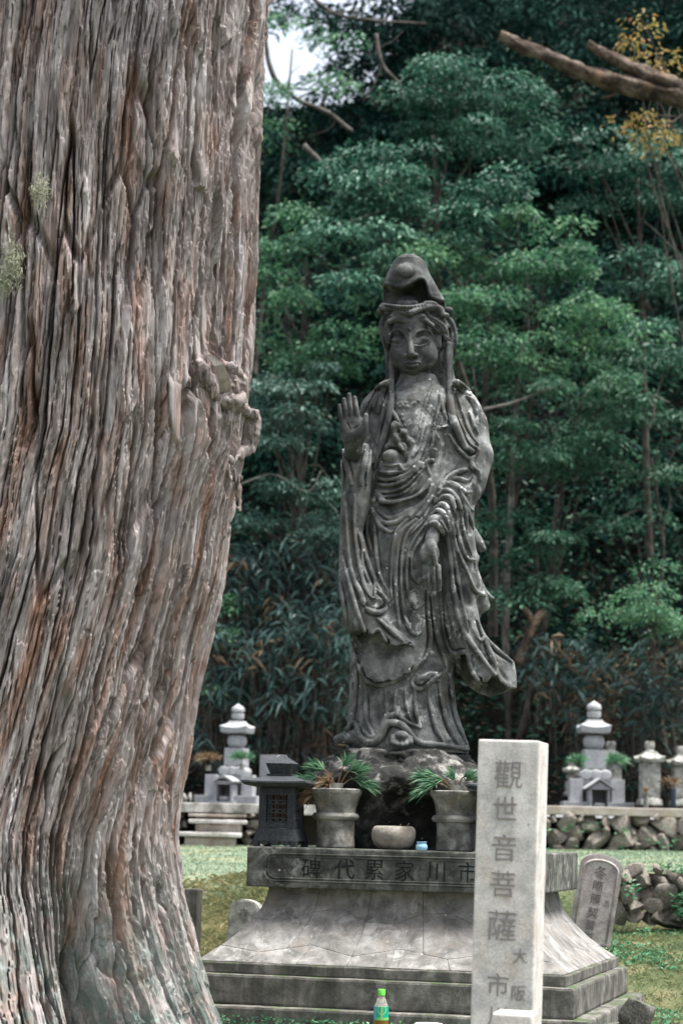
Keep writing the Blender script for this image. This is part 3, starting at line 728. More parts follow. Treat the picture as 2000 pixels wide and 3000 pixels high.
def build_head():
    G = Grid((at(1098, 900, SY)[0], SY - .26, zpx(1165)), (at(1352, 900, SY)[0], SY + .24, zpx(742)), 0.0036)
    c = lambda pts, dy: W3(FR3, pts, dy)
    yaw = _rz(math.radians(-9))
    # skull, cheeks, jaw, neck
    G.ell(c([(690, 1080)], .01)[0], (.118, .135, .128), .0, R=yaw)
    G.ell(c([(695, 1260)], -.02)[0], (.110, .110, .105), .03, R=yaw)
    G.ell(c([(688, 1420)], -.035)[0], (.088, .090, .062), .05, R=yaw)
    G.ell(c([(672, 1560)], -.085)[0], (.040, .040, .030), .05)
    G.ell(c([(520, 1400)], -.062)[0], (.052, .05, .06), .04); G.ell(c([(860, 1400)], -.055)[0], (.055, .05, .06), .04)
    G.tube(c([(715, 1560), (725, 1700), (725, 1900)], (.01, .01, .01)), (.074, .080, .088), .02)
    for yy in (1690, 1760, 1835):
        G.tube(c(catmull([(540, yy - 18), (640, yy + 12), (740, yy + 18), (880, yy + 5), (960, yy - 20)], 4), (-.068)), .005, .004, sub=True)
    G.ell(c([(672, 1500)], -.105)[0], (.042, .030, .032), .03)
    fm0 = G.front()
    def sf(pts, out=0.0):
        """face points on the modelled surface, pushed out by `out`"""
        return on_front(G, fm0, px(FR3, pts), 0.0) - np.array([0, 1, 0]) * np.broadcast_to(np.asarray(out, float), (len(pts),))[:, None]
    def rid(p, r, dy, k, sub=False, n=5):
        G.tube(c(catmull(p, n), dy), r, k, sub)
    def frid(p, r, out, k, sub=False, n=5):
        Q = catmull(p, n); o_ = np.interp(np.linspace(0, 1, len(Q)), np.linspace(0, 1, len(p)), np.broadcast_to(np.asarray(out, float), (len(p),)))
        G.tube(sf(Q, o_), r, k, sub)
    for ex, ey, w in ((482, 1135, .032), (828, 1130, .036)):
        G.ell(sf([(ex, ey - 8)], .012)[0], (w + .006, .020, .024), .008, sub=True)
        G.ell(sf([(ex + 4, ey + 45)], -.010)[0], (w, .0175, .018), .006)
    frid([(362, 1120), (410, 1062), (490, 1048), (558, 1085), (594, 1150), (612, 1220)], .0060, (.0, .001, .002, .002, .003, .0), .006)
    frid([(688, 1210), (704, 1130), (752, 1070), (850, 1048), (925, 1090), (975, 1180)], .0060, (.0, .003, .002, .002, .001, .0), .006)
    fm0 = G.front()
    frid([(395, 1196), (470, 1236), (540, 1240), (596, 1215)], .0042, .0015, .002, True)
    frid([(716, 1236), (790, 1245), (860, 1217), (930, 1170)], .0042, .0015, .002, True)
    frid([(400, 1222), (470, 1256), (540, 1260), (590, 1236)], .0040, .0, .004)
    frid([(722, 1258), (790, 1264), (860, 1240), (925, 1196)], .0040, .0, .004)
    frid([(640, 1130), (648, 1230), (658, 1330), (664, 1385)], np.interp(np.linspace(0, 1, 16), [0, .5, 1], [.010, .0125, .018]), (-.002, .008, .020, .022), .012)
    G.ell(sf([(596, 1396)], .004)[0], (.014, .016, .012), .007); G.ell(sf([(724, 1394)], .004)[0], (.014, .016, .012), .007)
    frid([(578, 1492), (630, 1482), (668, 1491), (712, 1480), (782, 1488)], .0072, .002, .004)
    frid([(606, 1522), (668, 1540), (742, 1520)], .0092, .002, .005)
    fm0 = G.front()
    frid([(572, 1502), (630, 1504), (668, 1511), (712, 1503), (788, 1499)], .0034, .002, .002, True)
    frid([(622, 1578), (670, 1586), (722, 1577)], .006, .003, .008, True)
    G.ell(sf([(625, 1426)], .0)[0], (.006, .006, .004), .002, sub=True); G.ell(sf([(702, 1424)], .0)[0], (.006, .006, .004), .002, sub=True)
    G.ell(sf([(636, 1036)], .002)[0], (.009, .009, .009), .003)
    # ears with long lobes
    G.tube(c([(1040, 1090), (1090, 1100), (1118, 1180), (1100, 1300), (1072, 1420), (1082, 1560), (1090, 1610)], (-.02, -.005, .005, .005, 0, 0, 0)), (.012, .014, .015, .016, .016, .014, .010), .006)
    G.tube(c([(1085, 1150), (1090, 1240), (1072, 1320)], -.012), .007, .004, True)
    G.tube(c([(1085, 1500), (1092, 1570)], -.012), .007, .003, True)
    G.tube(c([(352, 1150), (345, 1300), (370, 1450), (395, 1580)], .01), (.012, .014, .014, .010), .006)
    # hair above the brow, side locks
    G.ell(c([(690, 960)], .02)[0], (.126, .140, .085), .006, R=yaw)
    for p, r in [([(372, 930), (450, 905), (540, 915), (620, 925)], .013), ([(620, 925), (720, 905), (840, 915), (950, 990)], .013), ([(430, 830), (520, 860), (600, 880)], .012), ([(400, 860), (470, 885), (560, 895)], .010), ([(660, 880), (740, 860), (830, 865)], .012), ([(690, 900), (800, 895), (880, 925)], .010)]:
        rid(p, r, np.linspace(-.10, -.115, (len(p) - 1) * 5 + 1), .006)
    for p, r, dy in [([(835, 810), (905, 880), (1000, 930), (1080, 990), (1110, 1040)], .018, -.08), ([(880, 830), (980, 870), (1080, 930), (1130, 1000)], .018, -.06), ([(860, 850), (930, 950), (1010, 1030), (1070, 1060)], .016, -.07), ([(1090, 850), (1180, 930), (1228, 1050), (1240, 1180), (1215, 1250)], .020, -.01),
                     ([(330, 850), (290, 930), (272, 1020), (290, 1120), (330, 1250)], .018, -.02), ([(380, 880), (345, 960), (338, 1080), (352, 1200)], .014, -.06), ([(990, 1000), (1020, 1080), (1030, 1160), (1035, 1260)], .014, -.05), ([(1130, 1150), (1180, 1200), (1232, 1240), (1240, 1190)], .014, -.01)]:
        rid(p, r, dy, .006)
        for o in (-9, 9):
            rid([(x + o, y + o * .6) for x, y in p], .0030, dy - r * .9, .002, True)
    # long ribbons beside the face
    rid([(1170, 1240), (1160, 1450), (1165, 1650), (1180, 1850), (1190, 1990)], .0155, np.linspace(-.035, -.110, 21), .004)
    rid([(1205, 1250), (1200, 1450), (1200, 1700), (1215, 1900)], .010, np.linspace(-.02, -.06, 16), .004)
    rid([(405, 1450), (400, 1600), (396, 1760), (395, 1950)], .014, np.linspace(-.03, -.115, 16), .004)
    # crown band: a beaded diadem dipping at the brow, and coils of cloth at the sides
    rid([(262, 740), (370, 765), (500, 785), (615, 822), (720, 785), (850, 745), (980, 735), (1075, 780)], .014, np.r_[np.linspace(-.05, -.150, 18), np.linspace(-.150, -.05, 18)], .004)
    rid([(280, 712), (370, 728), (500, 742), (615, 758), (720, 738), (850, 708), (960, 700)], .013, np.r_[np.linspace(-.05, -.140, 15), np.linspace(-.140, -.06, 16)], .004)
    for i in range(13):
        u = i / 12; G.ell(c([(330 + 520 * u, 712 + 22 * math.sin(math.pi * u))], -.150 + .10 * abs(u - .5) ** 1.5)[0], (.010, .010, .010), .002)
    for p, r in [([(860, 690), (940, 690), (990, 710), (960, 760), (880, 770)], .014), ([(920, 760), (990, 740), (1060, 770), (1080, 830)], .017), ([(1060, 800), (1110, 850), (1140, 850)], .014)]:
        rid(p, r, -.085, .004)
    G.ell(c([(1165, 785)], -.02)[0], (.024, .022, .020), .004); G.ell(c([(1190, 780)], -.03)[0], (.012, .012, .012), .004); G.ell(c([(248, 795)], -.03)[0], (.018, .02, .020), .004)
    # top knot inside the hood
    G.ell(c([(610, 680)], .0)[0], (.050, .055, .036), .006)
    for i in range(7):
        G.ell(c([(500 + 38 * i, 690 - 12 * (i % 2))], -.072)[0], (.012, .012, .016), .004)
    # ---- hood: a cowl open at the front
    def hrow(y, l, r, f, b, cy=.03): return (740 + .2168 * y, 1060 + .2168 * l, 1060 + .2168 * r, f, b, cy)
    hr = [hrow(56, 590, 650, .01, .01, -.04), hrow(64, 540, 710, .030, .04, -.04), hrow(85, 490, 770, .050, .06, -.03), hrow(120, 440, 825, .068, .085, -.02), hrow(200, 385, 880, .092, .12, .0), hrow(300, 335, 925, .115, .14, .01), hrow(400, 292, 985, .130, .15, .02), hrow(500, 286, 1045, .14, .16, .03), hrow(600, 292, 1112, .14, .17, .04),
          hrow(700, 298, 1140, .13, .17, .05), hrow(900, 305, 1150, .10, .16, .06), hrow(1200, 300, 1210, .08, .14, .08), hrow(1500, 320, 1240, .06, .12, .09), hrow(1750, 330, 1300, .05, .11, .10), hrow(1960, 300, 1330, .04, .10, .11)]
    s, d = G.loft_d(**sect(hr), p=2.15)
    X, Y, Z = G.xyz(s)
    lip = c([(270, 395), (300, 388), (335, 382), (400, 432), (470, 457), (560, 466), (650, 437), (720, 382), (775, 350), (830, 352), (868, 392), (888, 470), (905, 550), (945, 592), (1000, 602), (1060, 602), (1112, 590), (1160, 600)], -.10)
    L = np.interp(G.ax[0][s[0]], lip[:, 0], lip[:, 2]).astype(np.float32)[:, None, None]
    front = SY + .045
    openreg = np.maximum(np.maximum((Z - L) * .9, Y - front), d + .016)      # hollow below the lip
    cutfront = np.maximum((Z - L) * .9, Y - front)  # remove the cowl's front wall below the lip
    d = np.maximum(d, -openreg); d = np.maximum(d, -cutfront)
    G.union(s, d, .004)
    # rolled rim of the hood
    for i, (x, y, z) in enumerate(lip): pass
    xs = np.linspace(lip[1, 0], lip[-2, 0], 60); zs = np.interp(xs, lip[:, 0], lip[:, 2])
    fm = G.front()
    ii = ((xs - G.lo[0]) / G.h).round().astype(int); kk = np.clip(((zs + .006 - G.lo[2]) / G.h).round().astype(int), 0, G.shape[2] - 1)
    ys = fm[ii, kk]; ok = ~np.isnan(ys) & (ys < SY + .03)
    G.tube(np.stack([xs, ys + .004, zs + .005], 1)[ok], .007, .008)
    # round boss on the front of the hood
    bc = on_front(G, fm, px(FR3, [(590, 250)]), 0.0)[0]
    G.ell(bc + np.array([0, .012, 0]), (.046, .024, .042), .008)
    th = np.linspace(0, 2 * np.pi, 30)
    G.tube(bc + np.stack([np.cos(th) * .043, -.004 + 0 * th, np.sin(th) * .039], 1), .007, .004, True)
    return G.mesh('hooded_head')
# ================================================================== pedestal and the things that stand on it
PTH = math.radians(15.0)
PU = np.array([math.cos(PTH), -math.sin(PTH), 0.0]); PV = np.array([math.sin(PTH), math.cos(PTH), 0.0])
PC = np.array([0.414, 10.567, 0.0])
def ploc(u, v, z): return PC + u * PU + v * PV + np.array([0, 0, z])
PROT = -PTH

M_STATUE = stone_mat('statue_stone', (.038, .043, .042), (.100, .107, .105), (.215, .224, .222), 9, spots=(.46, .475, .475), spot_amt=1.0, brown=(.10, .092, .082), bump=.5, bdist=.004, contrast=(.37, .63))
M_HEAD = stone_mat('shade_darkened_stone', (.026, .029, .029), (.060, .065, .064), (.135, .141, .14), 10, spots=(.24, .25, .25), spot_amt=.3, bump=.5, bdist=.004, contrast=(.37, .66))  # darker copy of the statue stone: the hood's shade put into the colour
M_PED = stone_mat('pedestal_stone', (.10, .098, .093), (.19, .185, .176), (.29, .283, .272), 9, spots=(.42, .415, .40), spot_amt=.40, brown=(.21, .185, .155), streak=.25, bump=.6, bdist=.004, contrast=(.36, .64))
M_SLAB = stone_mat('slab_stone', (.035, .036, .032), (.085, .088, .08), (.19, .19, .175), 9, spots=(.38, .38, .36), spot_amt=.45, streak=.35, bump=.6, bdist=.004, contrast=(.38, .62), moss=(.03, .045, .018))
M_STEP = stone_mat('step_stone', (.055, .055, .048), (.115, .112, .10), (.22, .21, .19), 8, spots=(.42, .42, .40), spot_amt=.2, streak=.55, bump=.6, bdist=.004, moss=(.045, .075, .022))
M_STELE = stone_mat('pale_granite', (.42, .405, .39), (.57, .545, .525), (.69, .665, .645), 9, spots=(.30, .305, .31), spot_amt=.5, brown=(.44, .38, .32), streak=.12, bump=.6, bdist=.003, speck=.35)
M_DGRAN = stone_mat('dark_granite', (.028, .033, .038), (.042, .049, .055), (.065, .073, .08), 60, bump=.2, bdist=.002, speck=.45, rough=.55)
M_LGRAN = stone_mat('light_granite', (.27, .278, .29), (.34, .35, .365), (.41, .42, .435), 40, bump=.2, bdist=.002, speck=.25)
M_VASE = stone_mat('vase_stone', (.075, .075, .066), (.16, .157, .142), (.30, .295, .27), 14, spots=(.42, .43, .40), spot_amt=.4, brown=(.20, .165, .12), bump=.7, bdist=.006, contrast=(.34, .62))
M_ROCK = stone_mat('boulder_stone', (.014, .016, .015), (.030, .031, .028), (.13, .127, .118), 7, spots=(.40, .385, .37), spot_amt=.45, moss=(.26, .255, .235), bump=.8, bdist=.012, contrast=(.42, .70))
M_OLD = stone_mat('old_tomb_stone', (.22, .20, .195), (.37, .335, .325), (.48, .45, .44), 11, spots=(.50, .46, .45), spot_amt=.5, brown=(.30, .22, .20), bump=.7, bdist=.006)
M_INK = NT('carved_ink').bsdf((.018, .020, .020), .9, .1)
M_INKG = NT('carved_grey').bsdf((.22, .205, .195), .9, .1)

def text_mesh(body, size, depth=.0012):
    c = bpy.data.curves.new('lettering', 'FONT'); c.body = body; c.size = size; c.align_x = 'CENTER'; c.align_y = 'CENTER'
    c.extrude = depth; c.resolution_u = 3; c.offset = -size * .004
    o = bpy.data.objects.new('lettering', c); COL.objects.link(o)
    dg = bpy.context.evaluated_depsgraph_get(); dg.update()
    me = bpy.data.meshes.new_from_object(o.evaluated_get(dg))
    bpy.data.objects.remove(o); bpy.data.curves.remove(c)
    n = len(me.vertices); co = np.empty(n * 3, np.float32); me.vertices.foreach_get('co', co); co = co.reshape(-1, 3)
    lo, hi = co.min(0), co.max(0); co[:, :2] -= ((lo + hi) / 2)[:2]
    # brush-like unevenness
    co[:, 0] += .03 * size * perlin(co[:, 0] * 6 / size, co[:, 1] * 6 / size, 2.2); co[:, 1] += .03 * size * perlin(co[:, 0] * 6 / size, co[:, 1] * 6 / size, 7.7)
    me.vertices.foreach_set('co', co.ravel()); me.update(); me.materials.clear()
    return me

# ---- pedestal
ped = empty('pedestal', PC, PROT)
tag(ped, 'weathered stone pedestal with inscribed slab and flared stepped base under the robed statue', 'pedestal')
SH, SZ0, SZ1 = .66, .735, .916                    # half side, bottom and top of the slab
bm = bmesh.new(); box_bm(bm, -SH, SH, -SH, SH, SZ0, SZ1, .008)
slab = link('inscribed_slab', bm_mesh('inscribed_slab', bm), M_SLAB, ped)
# raised border line of the inscription panel: two thin mouldings with scalloped corners
def panel_loop(x0, x1, z0, z1, r):
    P = [(x0 + r, z1), (x1 - r, z1)]
    P += [(x1 - r * (1 - math.sin(a)) * 1.0, z1 - r * (1 - math.cos(a))) for a in np.linspace(.3, 1.2, 4)]
    P += [(x1 - r * .15, z1 - r * 1.15), (x1 + r * .18, (z0 + z1) / 2), (x1 - r * .15, z0 + r * 1.15)]
    P += [(x1 - r * (1 - math.sin(a)), z0 + r * (1 - math.cos(a))) for a in np.linspace(1.2, .3, 4)]
    P += [(x1 - r, z0), (x0 + r, z0)]
    m = [(x0 + x1 - x, z) for x, z in P]
    return P[:-1] + [(x0 + x1 - x, z) for x, z in reversed(P[2:-2])][0:0] + [P[-1]] + [(x0 + x1 - x, z) for x, z in reversed(P[2:-2])] + [P[0]]
for k, (ins, rr) in enumerate(((.0, .0045), (.012, .0035))):
    L = panel_loop(-SH + .085 + ins, SH - .085 - ins, SZ0 + .030 + ins, SZ1 - .030 - ins, .045)
    b = Bag(); b.tube(np.array([(x, -SH - .0005, z) for x, z in L]), rr, 6)
    link('panel_border', b.mesh('panel_border'), M_SLAB, slab)
for ch, xx in zip('市川家累代碑', (1370, 1276, 1185, 1096, 1009, 912)):
    # characters read from right to left along the slab
    d = RCAM @ np.array([(xx - 1000) / FPX, (1500 - 2548) / FPX, -1.0])
    nrm = PV; p0 = ploc(0, -SH, 0); t = ((p0 - CAM) @ nrm) / (d @ nrm); P = CAM + d * t
    u = (P - PC) @ PU
    me = text_mesh(ch, .098)
    link('carved_character', me, M_INK, slab, loc=(u, -SH - .0016, (SZ0 + SZ1) / 2), rot=(math.pi / 2, 0, 0))
# ---- flared shaft: a concave frustum faced with fitted six-sided stones
def shaft_pt(u, t, side):
    """u in -1..1 across, t 0 (bottom) .. 1 (top)"""
    h = .83 - .255 * (1 - (1 - t) ** 1.9) ; z = .405 + t * .338
    p = (u * h, -h, z)
    c, s = [(1, 0), (0, 1), (-1, 0), (0, -1)][side]
    return np.array([p[0] * c - p[1] * s, p[0] * s + p[1] * c, p[2]])
core_t = np.linspace(0, 1, 14)
V = []; Q = []
for i, t in enumerate(core_t):
    for sd in range(4):
        q = shaft_pt(-1, t, sd); V.append((q[0] * .992, q[1] * .992, q[2] - .001))
for i in range(13):
    for sd in range(4):
        Q.append((i * 4 + sd, i * 4 + (sd + 1) % 4, i * 4 + 4 + (sd + 1) % 4, i * 4 + 4 + sd))
shaft = link('flared_shaft', mesh_np('flared_shaft', np.array(V), np.array(Q), False), M_PED, ped)
def panel(poly, side, parent, k):
    """one facing stone: polygon in (u, t), inset for the joint, mapped on the curved face"""
    P = np.array(poly, float); c = P.mean(0)
    dense = []
    for a, b in zip(P, np.roll(P, -1, 0)):
        m = max(2, int(np.hypot((b - a)[0] * .8, (b - a)[1] * .45) / .02))
        for i in range(m): dense.append(a + (b - a) * i / m)
    D = np.array(dense); n = len(D)
    rng = np.random.default_rng(900 + k)
    D = D + .001 * rng.normal(size=D.shape)
    out = rng.uniform(.0004, .0012)
    rings = [(1.0, -.006), (.997, out * .5), (.985, out), (.75, out), (.5, out), (.25, out)]
    V = []
    for f, o in rings:
        for q in D:
            dv = q - c; dl = max(np.hypot(*dv), 1e-6)
            g = c + dv * max(0.05, f - .0016 / dl)
            e = 1e-3
            p = shaft_pt(g[0], g[1], side); du = shaft_pt(g[0] + e, g[1], side) - p; dt = shaft_pt(g[0], g[1] + e, side) - p
            nn = np.cross(du, dt); nn /= np.linalg.norm(nn)
            V.append(p + nn * (o + (.0012 * float(perlin(g[0] * 9, g[1] * 9, k)) if o > 0 else 0)))
    p = shaft_pt(c[0], c[1], side); V.append(p + nn * out); Q = []; T = []
    for r in range(len(rings) - 1):
        for i in range(n): Q.append((r * n + i, r * n + (i + 1) % n, (r + 1) * n + (i + 1) % n, (r + 1) * n + i))
    r = len(rings) - 1
    for i in range(n): T.append((r * n + i, r * n + (i + 1) % n, len(V) - 1))
    me = mesh_np('facing_stone', np.array(V), [np.array(Q), np.array(T)], True)
    link('facing_stone', me, M_PED, parent)
k = 0
for sd in (0, 1, 3):
    # zigzag courses of fitted stones
    cols = [-1, -.72, -.44, -.16, .12, .40, .70, 1]
    lows = [.20, .13, .24, .12, .23, .13, .22, .14]; 
    ups = [.55, .66, .56, .68, .52, .66, .55, .64]
    for i in range(7):
        a, b = cols[i], cols[i + 1]; m = (a + b) / 2
        panel([(a, 0), (b, 0), (b, lows[i + 1]), (a, lows[i])], sd, shaft, k); k += 1
    c2 = [-1, -.58, -.16, .26, .68, 1]
    for i in range(5):
        a, b = c2[i], c2[i + 1]
        lo = [(x, np.interp(x, cols, lows)) for x in cols if a < x < b]
        pts = [(a, np.interp(a, cols, lows))] + lo + [(b, np.interp(b, cols, lows)), (b, ups[i + 1]), ((a + b) / 2, ups[i] * .5 + ups[i + 1] * .5 + (.10 if i % 2 else -.08)), (a, ups[i])]
        panel(pts, sd, shaft, k); k += 1
    for i in range(5):
        a, b = c2[i], c2[i + 1]
        panel([(a, ups[i]), ((a + b) / 2, ups[i] * .5 + ups[i + 1] * .5 + (.10 if i % 2 else -.08)), (b, ups[i + 1]), (b, 1), (a, 1)], sd, shaft, k); k += 1
def tier(name, h, z0, z1, bev=.008):
    o = box(name, -h, h, -h, h, z0, z1, M_STEP, ped, bev, wear=.0035, cuts=10)
    return o
tier('upper_step', .845, .355, .403, .006)
tier('main_step', .885, .224, .3546, .012)
tier('mossy_footing', .955, .02, .2236, .012)

# ---- boulder under the statue
def rock_mesh(name, seed, sc=(1, 1, 1), sub=4, planes=14, rough=.06, fine=.02, freq=1.7, sharp=50, dmin=.55):
    rng = np.random.default_rng(seed)
    bm = bmesh.new(); bmesh.ops.create_icosphere(bm, subdivisions=sub, radius=1.0)
    V = np.array([v.co[:] for v in bm.verts])
    for i in range(planes):
        n = rng.normal(size=3); n /= np.linalg.norm(n); d = rng.uniform(dmin, dmin + .33)
        e = V @ n - d; V = V - np.where(e > 0, e, 0)[:, None] * n * .92
    r = fbm(V[:, 0] * freq + seed, V[:, 1] * freq, V[:, 2] * freq, 3) * rough + fbm(V[:, 0] * 6 + seed, V[:, 1] * 6, V[:, 2] * 6, 3) * fine
    V = V * (1 + r)[:, None] * np.array(sc)
    for v, c in zip(bm.verts, V): v.co = c
    me = bm_mesh(name, bm, True)
    try: me.set_sharp_from_angle(angle=math.radians(sharp))
    except Exception: pass
    return me
G = Grid((PC[0] - .52, PC[1] - .50, .88), (PC[0] + .56, PC[1] + .50, 1.50), .011)
c0 = at(1180, 2340, PC[1]); top = at(1180, 2205, PC[1])[2]
G.ell(np.array([c0[0] - .0, PC[1], top - .16]), (.40, .40, .16), .0)
G.ell(np.array([c0[0] + .16, PC[1] - .02, top - .20]), (.30, .36, .16), .06)
G.ell(np.array([c0[0] - .20, PC[1] + .02, top - .15]), (.24, .32, .14), .06)
G.ell(np.array([c0[0] + .02, PC[1] + .08, top - .33]), (.40, .38, .25), .08)
G.ell(np.array([c0[0], PC[1], top - .02]), (.30, .28, .05), .06)
G.ell(np.array([c0[0] + .02, PC[1] - .48, 1.00]), (.36, .33, .22), .06, sub=True)
X, Y, Z = G.xyz(tuple(slice(0, n) for n in G.shape))
G.D = G.D + (.030 * fbm(X * 5, Y * 5, Z * 6, 4) + .010 * fbm(X * 22, Y * 22, Z * 22, 3)).astype(np.float32)
G.D = np.maximum(G.D, (Z - (top + .012)).astype(np.float32))
boulder = link('boulder', G.mesh('boulder'), M_ROCK)
tag(boulder, 'dark lichen-covered boulder on the pedestal slab with the robed statue standing on it', 'boulder')

# ---- the statue
body_me, hand1_me, hand2_me = build_statue()
head_me = build_head()
statue = empty('robed_statue', (PC[0] - .06, SY, top))
tag(statue, 'tall weathered stone statue of a hooded robed figure raising one hand', 'statue')
inv = Matrix.Translation(-Vector(statue.location))
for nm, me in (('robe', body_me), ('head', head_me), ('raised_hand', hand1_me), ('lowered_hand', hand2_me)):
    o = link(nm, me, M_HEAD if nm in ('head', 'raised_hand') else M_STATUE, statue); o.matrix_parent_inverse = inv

# ---- stone flower vases with pine sprigs, bowl, jar
SLABZ = SZ1
def on_slab(pxx, v):
    """slab-local (u, v) of the point of the slab seen in photo column pxx at slab depth v"""
    best = None
    for u in np.linspace(-.7, .7, 561):
        p = ploc(u, v, SLABZ); l = (p - CAM) @ RCAM; q = 1000 + FPX * l[0] / -l[2]
        if best is None or abs(q - pxx) < best[0]: best = (abs(q - pxx), u)
    return ploc(best[1], v, SLABZ)
def needles(bag, base, direction, n, length, spread, seed, w=.0017):
    rng = np.random.default_rng(seed); d0 = np.array(direction, float); d0 /= np.linalg.norm(d0)
    for i in range(n):
        d = d0 + rng.normal(size=3) * spread; d /= np.linalg.norm(d)
        L = length * rng.uniform(.7, 1.1); side = np.cross(d, rng.normal(size=3)); side /= np.linalg.norm(side)
        m = base + d * L * .55 + np.array([0, 0, -.006]); e = base + d * L + np.array([0, 0, -.03 * L / .12])
        V = [base - side * w, base + side * w, m + side * w, m - side * w, e]
        bag.add(V, [(0, 1, 2, 3)], [(3, 2, 4)], rng.uniform(0, 1))
def leaf_mat(name, dark, mid, pale, rough=.5, spec=.4, transl=.25, attr='tint'):
    t = NT(name)
    a = t.n('Attribute', attribute_name=attr).outputs['Fac']
    col = t.ramp(a, [(0.0, dark), (.55, mid), (1.0, pale)])
    b = t.n('BsdfPrincipled', {'Base Color': col, 'Roughness': rough, 'Specular IOR Level': spec})
    if transl:
        tr = t.n('BsdfTranslucent', {'Color': col}); mx = t.n('MixShader', {0: transl, 1: b.outputs[0], 2: tr.outputs[0]})
        t.t.links.new(mx.outputs[0], t.out.inputs[0])
    else: t.t.links.new(b.outputs[0], t.out.inputs[0])
    return t.m
M_PINE = leaf_mat('pine_needles', (.03, .10, .06), (.06, .19, .10), (.22, .38, .20))
M_PINED = leaf_mat('dry_needles', (.10, .07, .04), (.20, .13, .07), (.30, .22, .12))
M_CUP = NT('cup_metal').bsdf((.42, .42, .40), .5, .5, Metallic=.5)
M_TWIG = NT('twig').bsdf((.16, .10, .06), .8, .2)
VPROF = [(.070, .0), (.079, .004), (.081, .012), (.079, .05), (.078, .10), (.080, .128), (.092, .132), (.098, .142), (.098, .150), (.092, .160), (.082, .163), (.083, .18), (.089, .21), (.099, .240), (.105, .250), (.107, .256), (.107, .270), (.103, .274), (.088, .272), (.080, .250), (.0, .245)]
def vase(pxx, v, label, seed, sprigs):
    p = on_slab(pxx, v); r = empty('stone_vase', p, PROT + seed * .3); r.scale = (1.12, 1.12, 1.0)
    tag(r, label, 'vase', 'stone flower vases on the slab')
    lathe('vase_body', VPROF, M_VASE, r, 40, wear=.002)
    lathe('metal_cup', [(.022, .246), (.024, .27), (.034, .300), (.031, .300), (.022, .272), (0, .27)], M_CUP, r, 20)
    # pine sprigs are things of their own, held by the cup
    return p
v1 = vase(981, -.42, 'stone flower vase with a collar ring between the dark lantern and the bowl', 1, None)
v2 = vase(1334, -.42, 'stone flower vase with a collar ring between the blue jar and the pale pillar', 2, None)
def sprig(p, parts, label, seed):
    r = empty('pine_sprig', (p[0], p[1], p[2] + .28)); tag(r, label, 'pine sprig', 'pine sprigs in the stone vases')
    tw = Bag(); gb = Bag(); db = Bag()
    for i, (tip, n, dry) in enumerate(parts):
        tip = np.array(tip); q = catmull([(0, 0, -.02), tip * .5 + np.array([0, 0, .03]), tip * .82], 4)
        tw.tube(q, np.linspace(.004, .0022, len(q)), 6)
        d = tip / np.linalg.norm(tip)
        needles(db if dry else gb, q[-1], d, n, .105, .30, seed + i)
        needles(db if dry else gb, q[-4], d, n // 2, .085, .34, seed + i + 50)
    link('twigs', tw.mesh('twigs'), M_TWIG, r)
    if gb.n: tag(link('needles', gb.mesh('needles', False, 'tint'), M_PINE, r), kind='stuff')
    if db.n: tag(link('dry_needles', db.mesh('dry_needles', False, 'tint'), M_PINED, r), kind='stuff')
sprig(v1, [((-.10, .0, .09), 70, 0), ((-.16, -.02, .03), 50, 0), ((.10, -.03, .08), 90, 0), ((.13, -.04, .02), 80, 0), ((.05, 0, .12), 50, 0), ((-.12, -.02, -.035), 60, 1), ((-.04, -.05, .02), 40, 1)], 'bushy pine sprigs with some brown needles in the vase beside the lantern', 300)
sprig(v2, [((-.17, -.02, .06), 60, 0), ((-.11, -.05, .025), 70, 0), ((-.16, -.04, -.01), 50, 0), ((.05, -.02, .05), 50, 0), ((-.02, -.03, .05), 40, 0)], 'pine sprig bending left over the vase beside the pale pillar', 400)

p = on_slab(1151, -.47)
bowl = empty('stone_bowl', p); tag(bowl, 'round squat stone bowl between the two stone vases', 'bowl')
lathe('bowl_body', [(.04, 0), (.065, .005), (.088, .022), (.0995, .050), (.1015, .072), (.098, .092), (.088, .105), (.078, .108), (.070, .104), (.06, .085), (0, .08)], stone_mat('bowl_stone', (.17, .155, .135), (.25, .23, .20), (.36, .335, .30), 18, brown=(.22, .18, .13), bump=.8, bdist=.005), bowl, 44, wear=.003)
b = Bag(); b.tube([(.02, -.02, .085), (.032, -.022, .118)], .0016, 5); b.tube([(.05, -.02, .085), (.062, -.02, .112), (.070, -.02, .122)], .0018, 5)
link('incense_stub', b.mesh('incense_stub'), M_TWIG, bowl)
p = on_slab(1234, -.56)
jar = empty('blue_jar', p); tag(jar, 'tiny pale blue glazed jar beside the stone bowl', 'jar')
lathe('jar_body', [(.018, 0), (.024, .002), (.0275, .012), (.026, .024), (.0215, .030), (.0215, .034), (.0235, .037), (.0235, .041), (.019, .041), (.018, .03), (0, .028)], NT('blue_glaze').bsdf((.26, .46, .60), .25, .5), jar, 28)

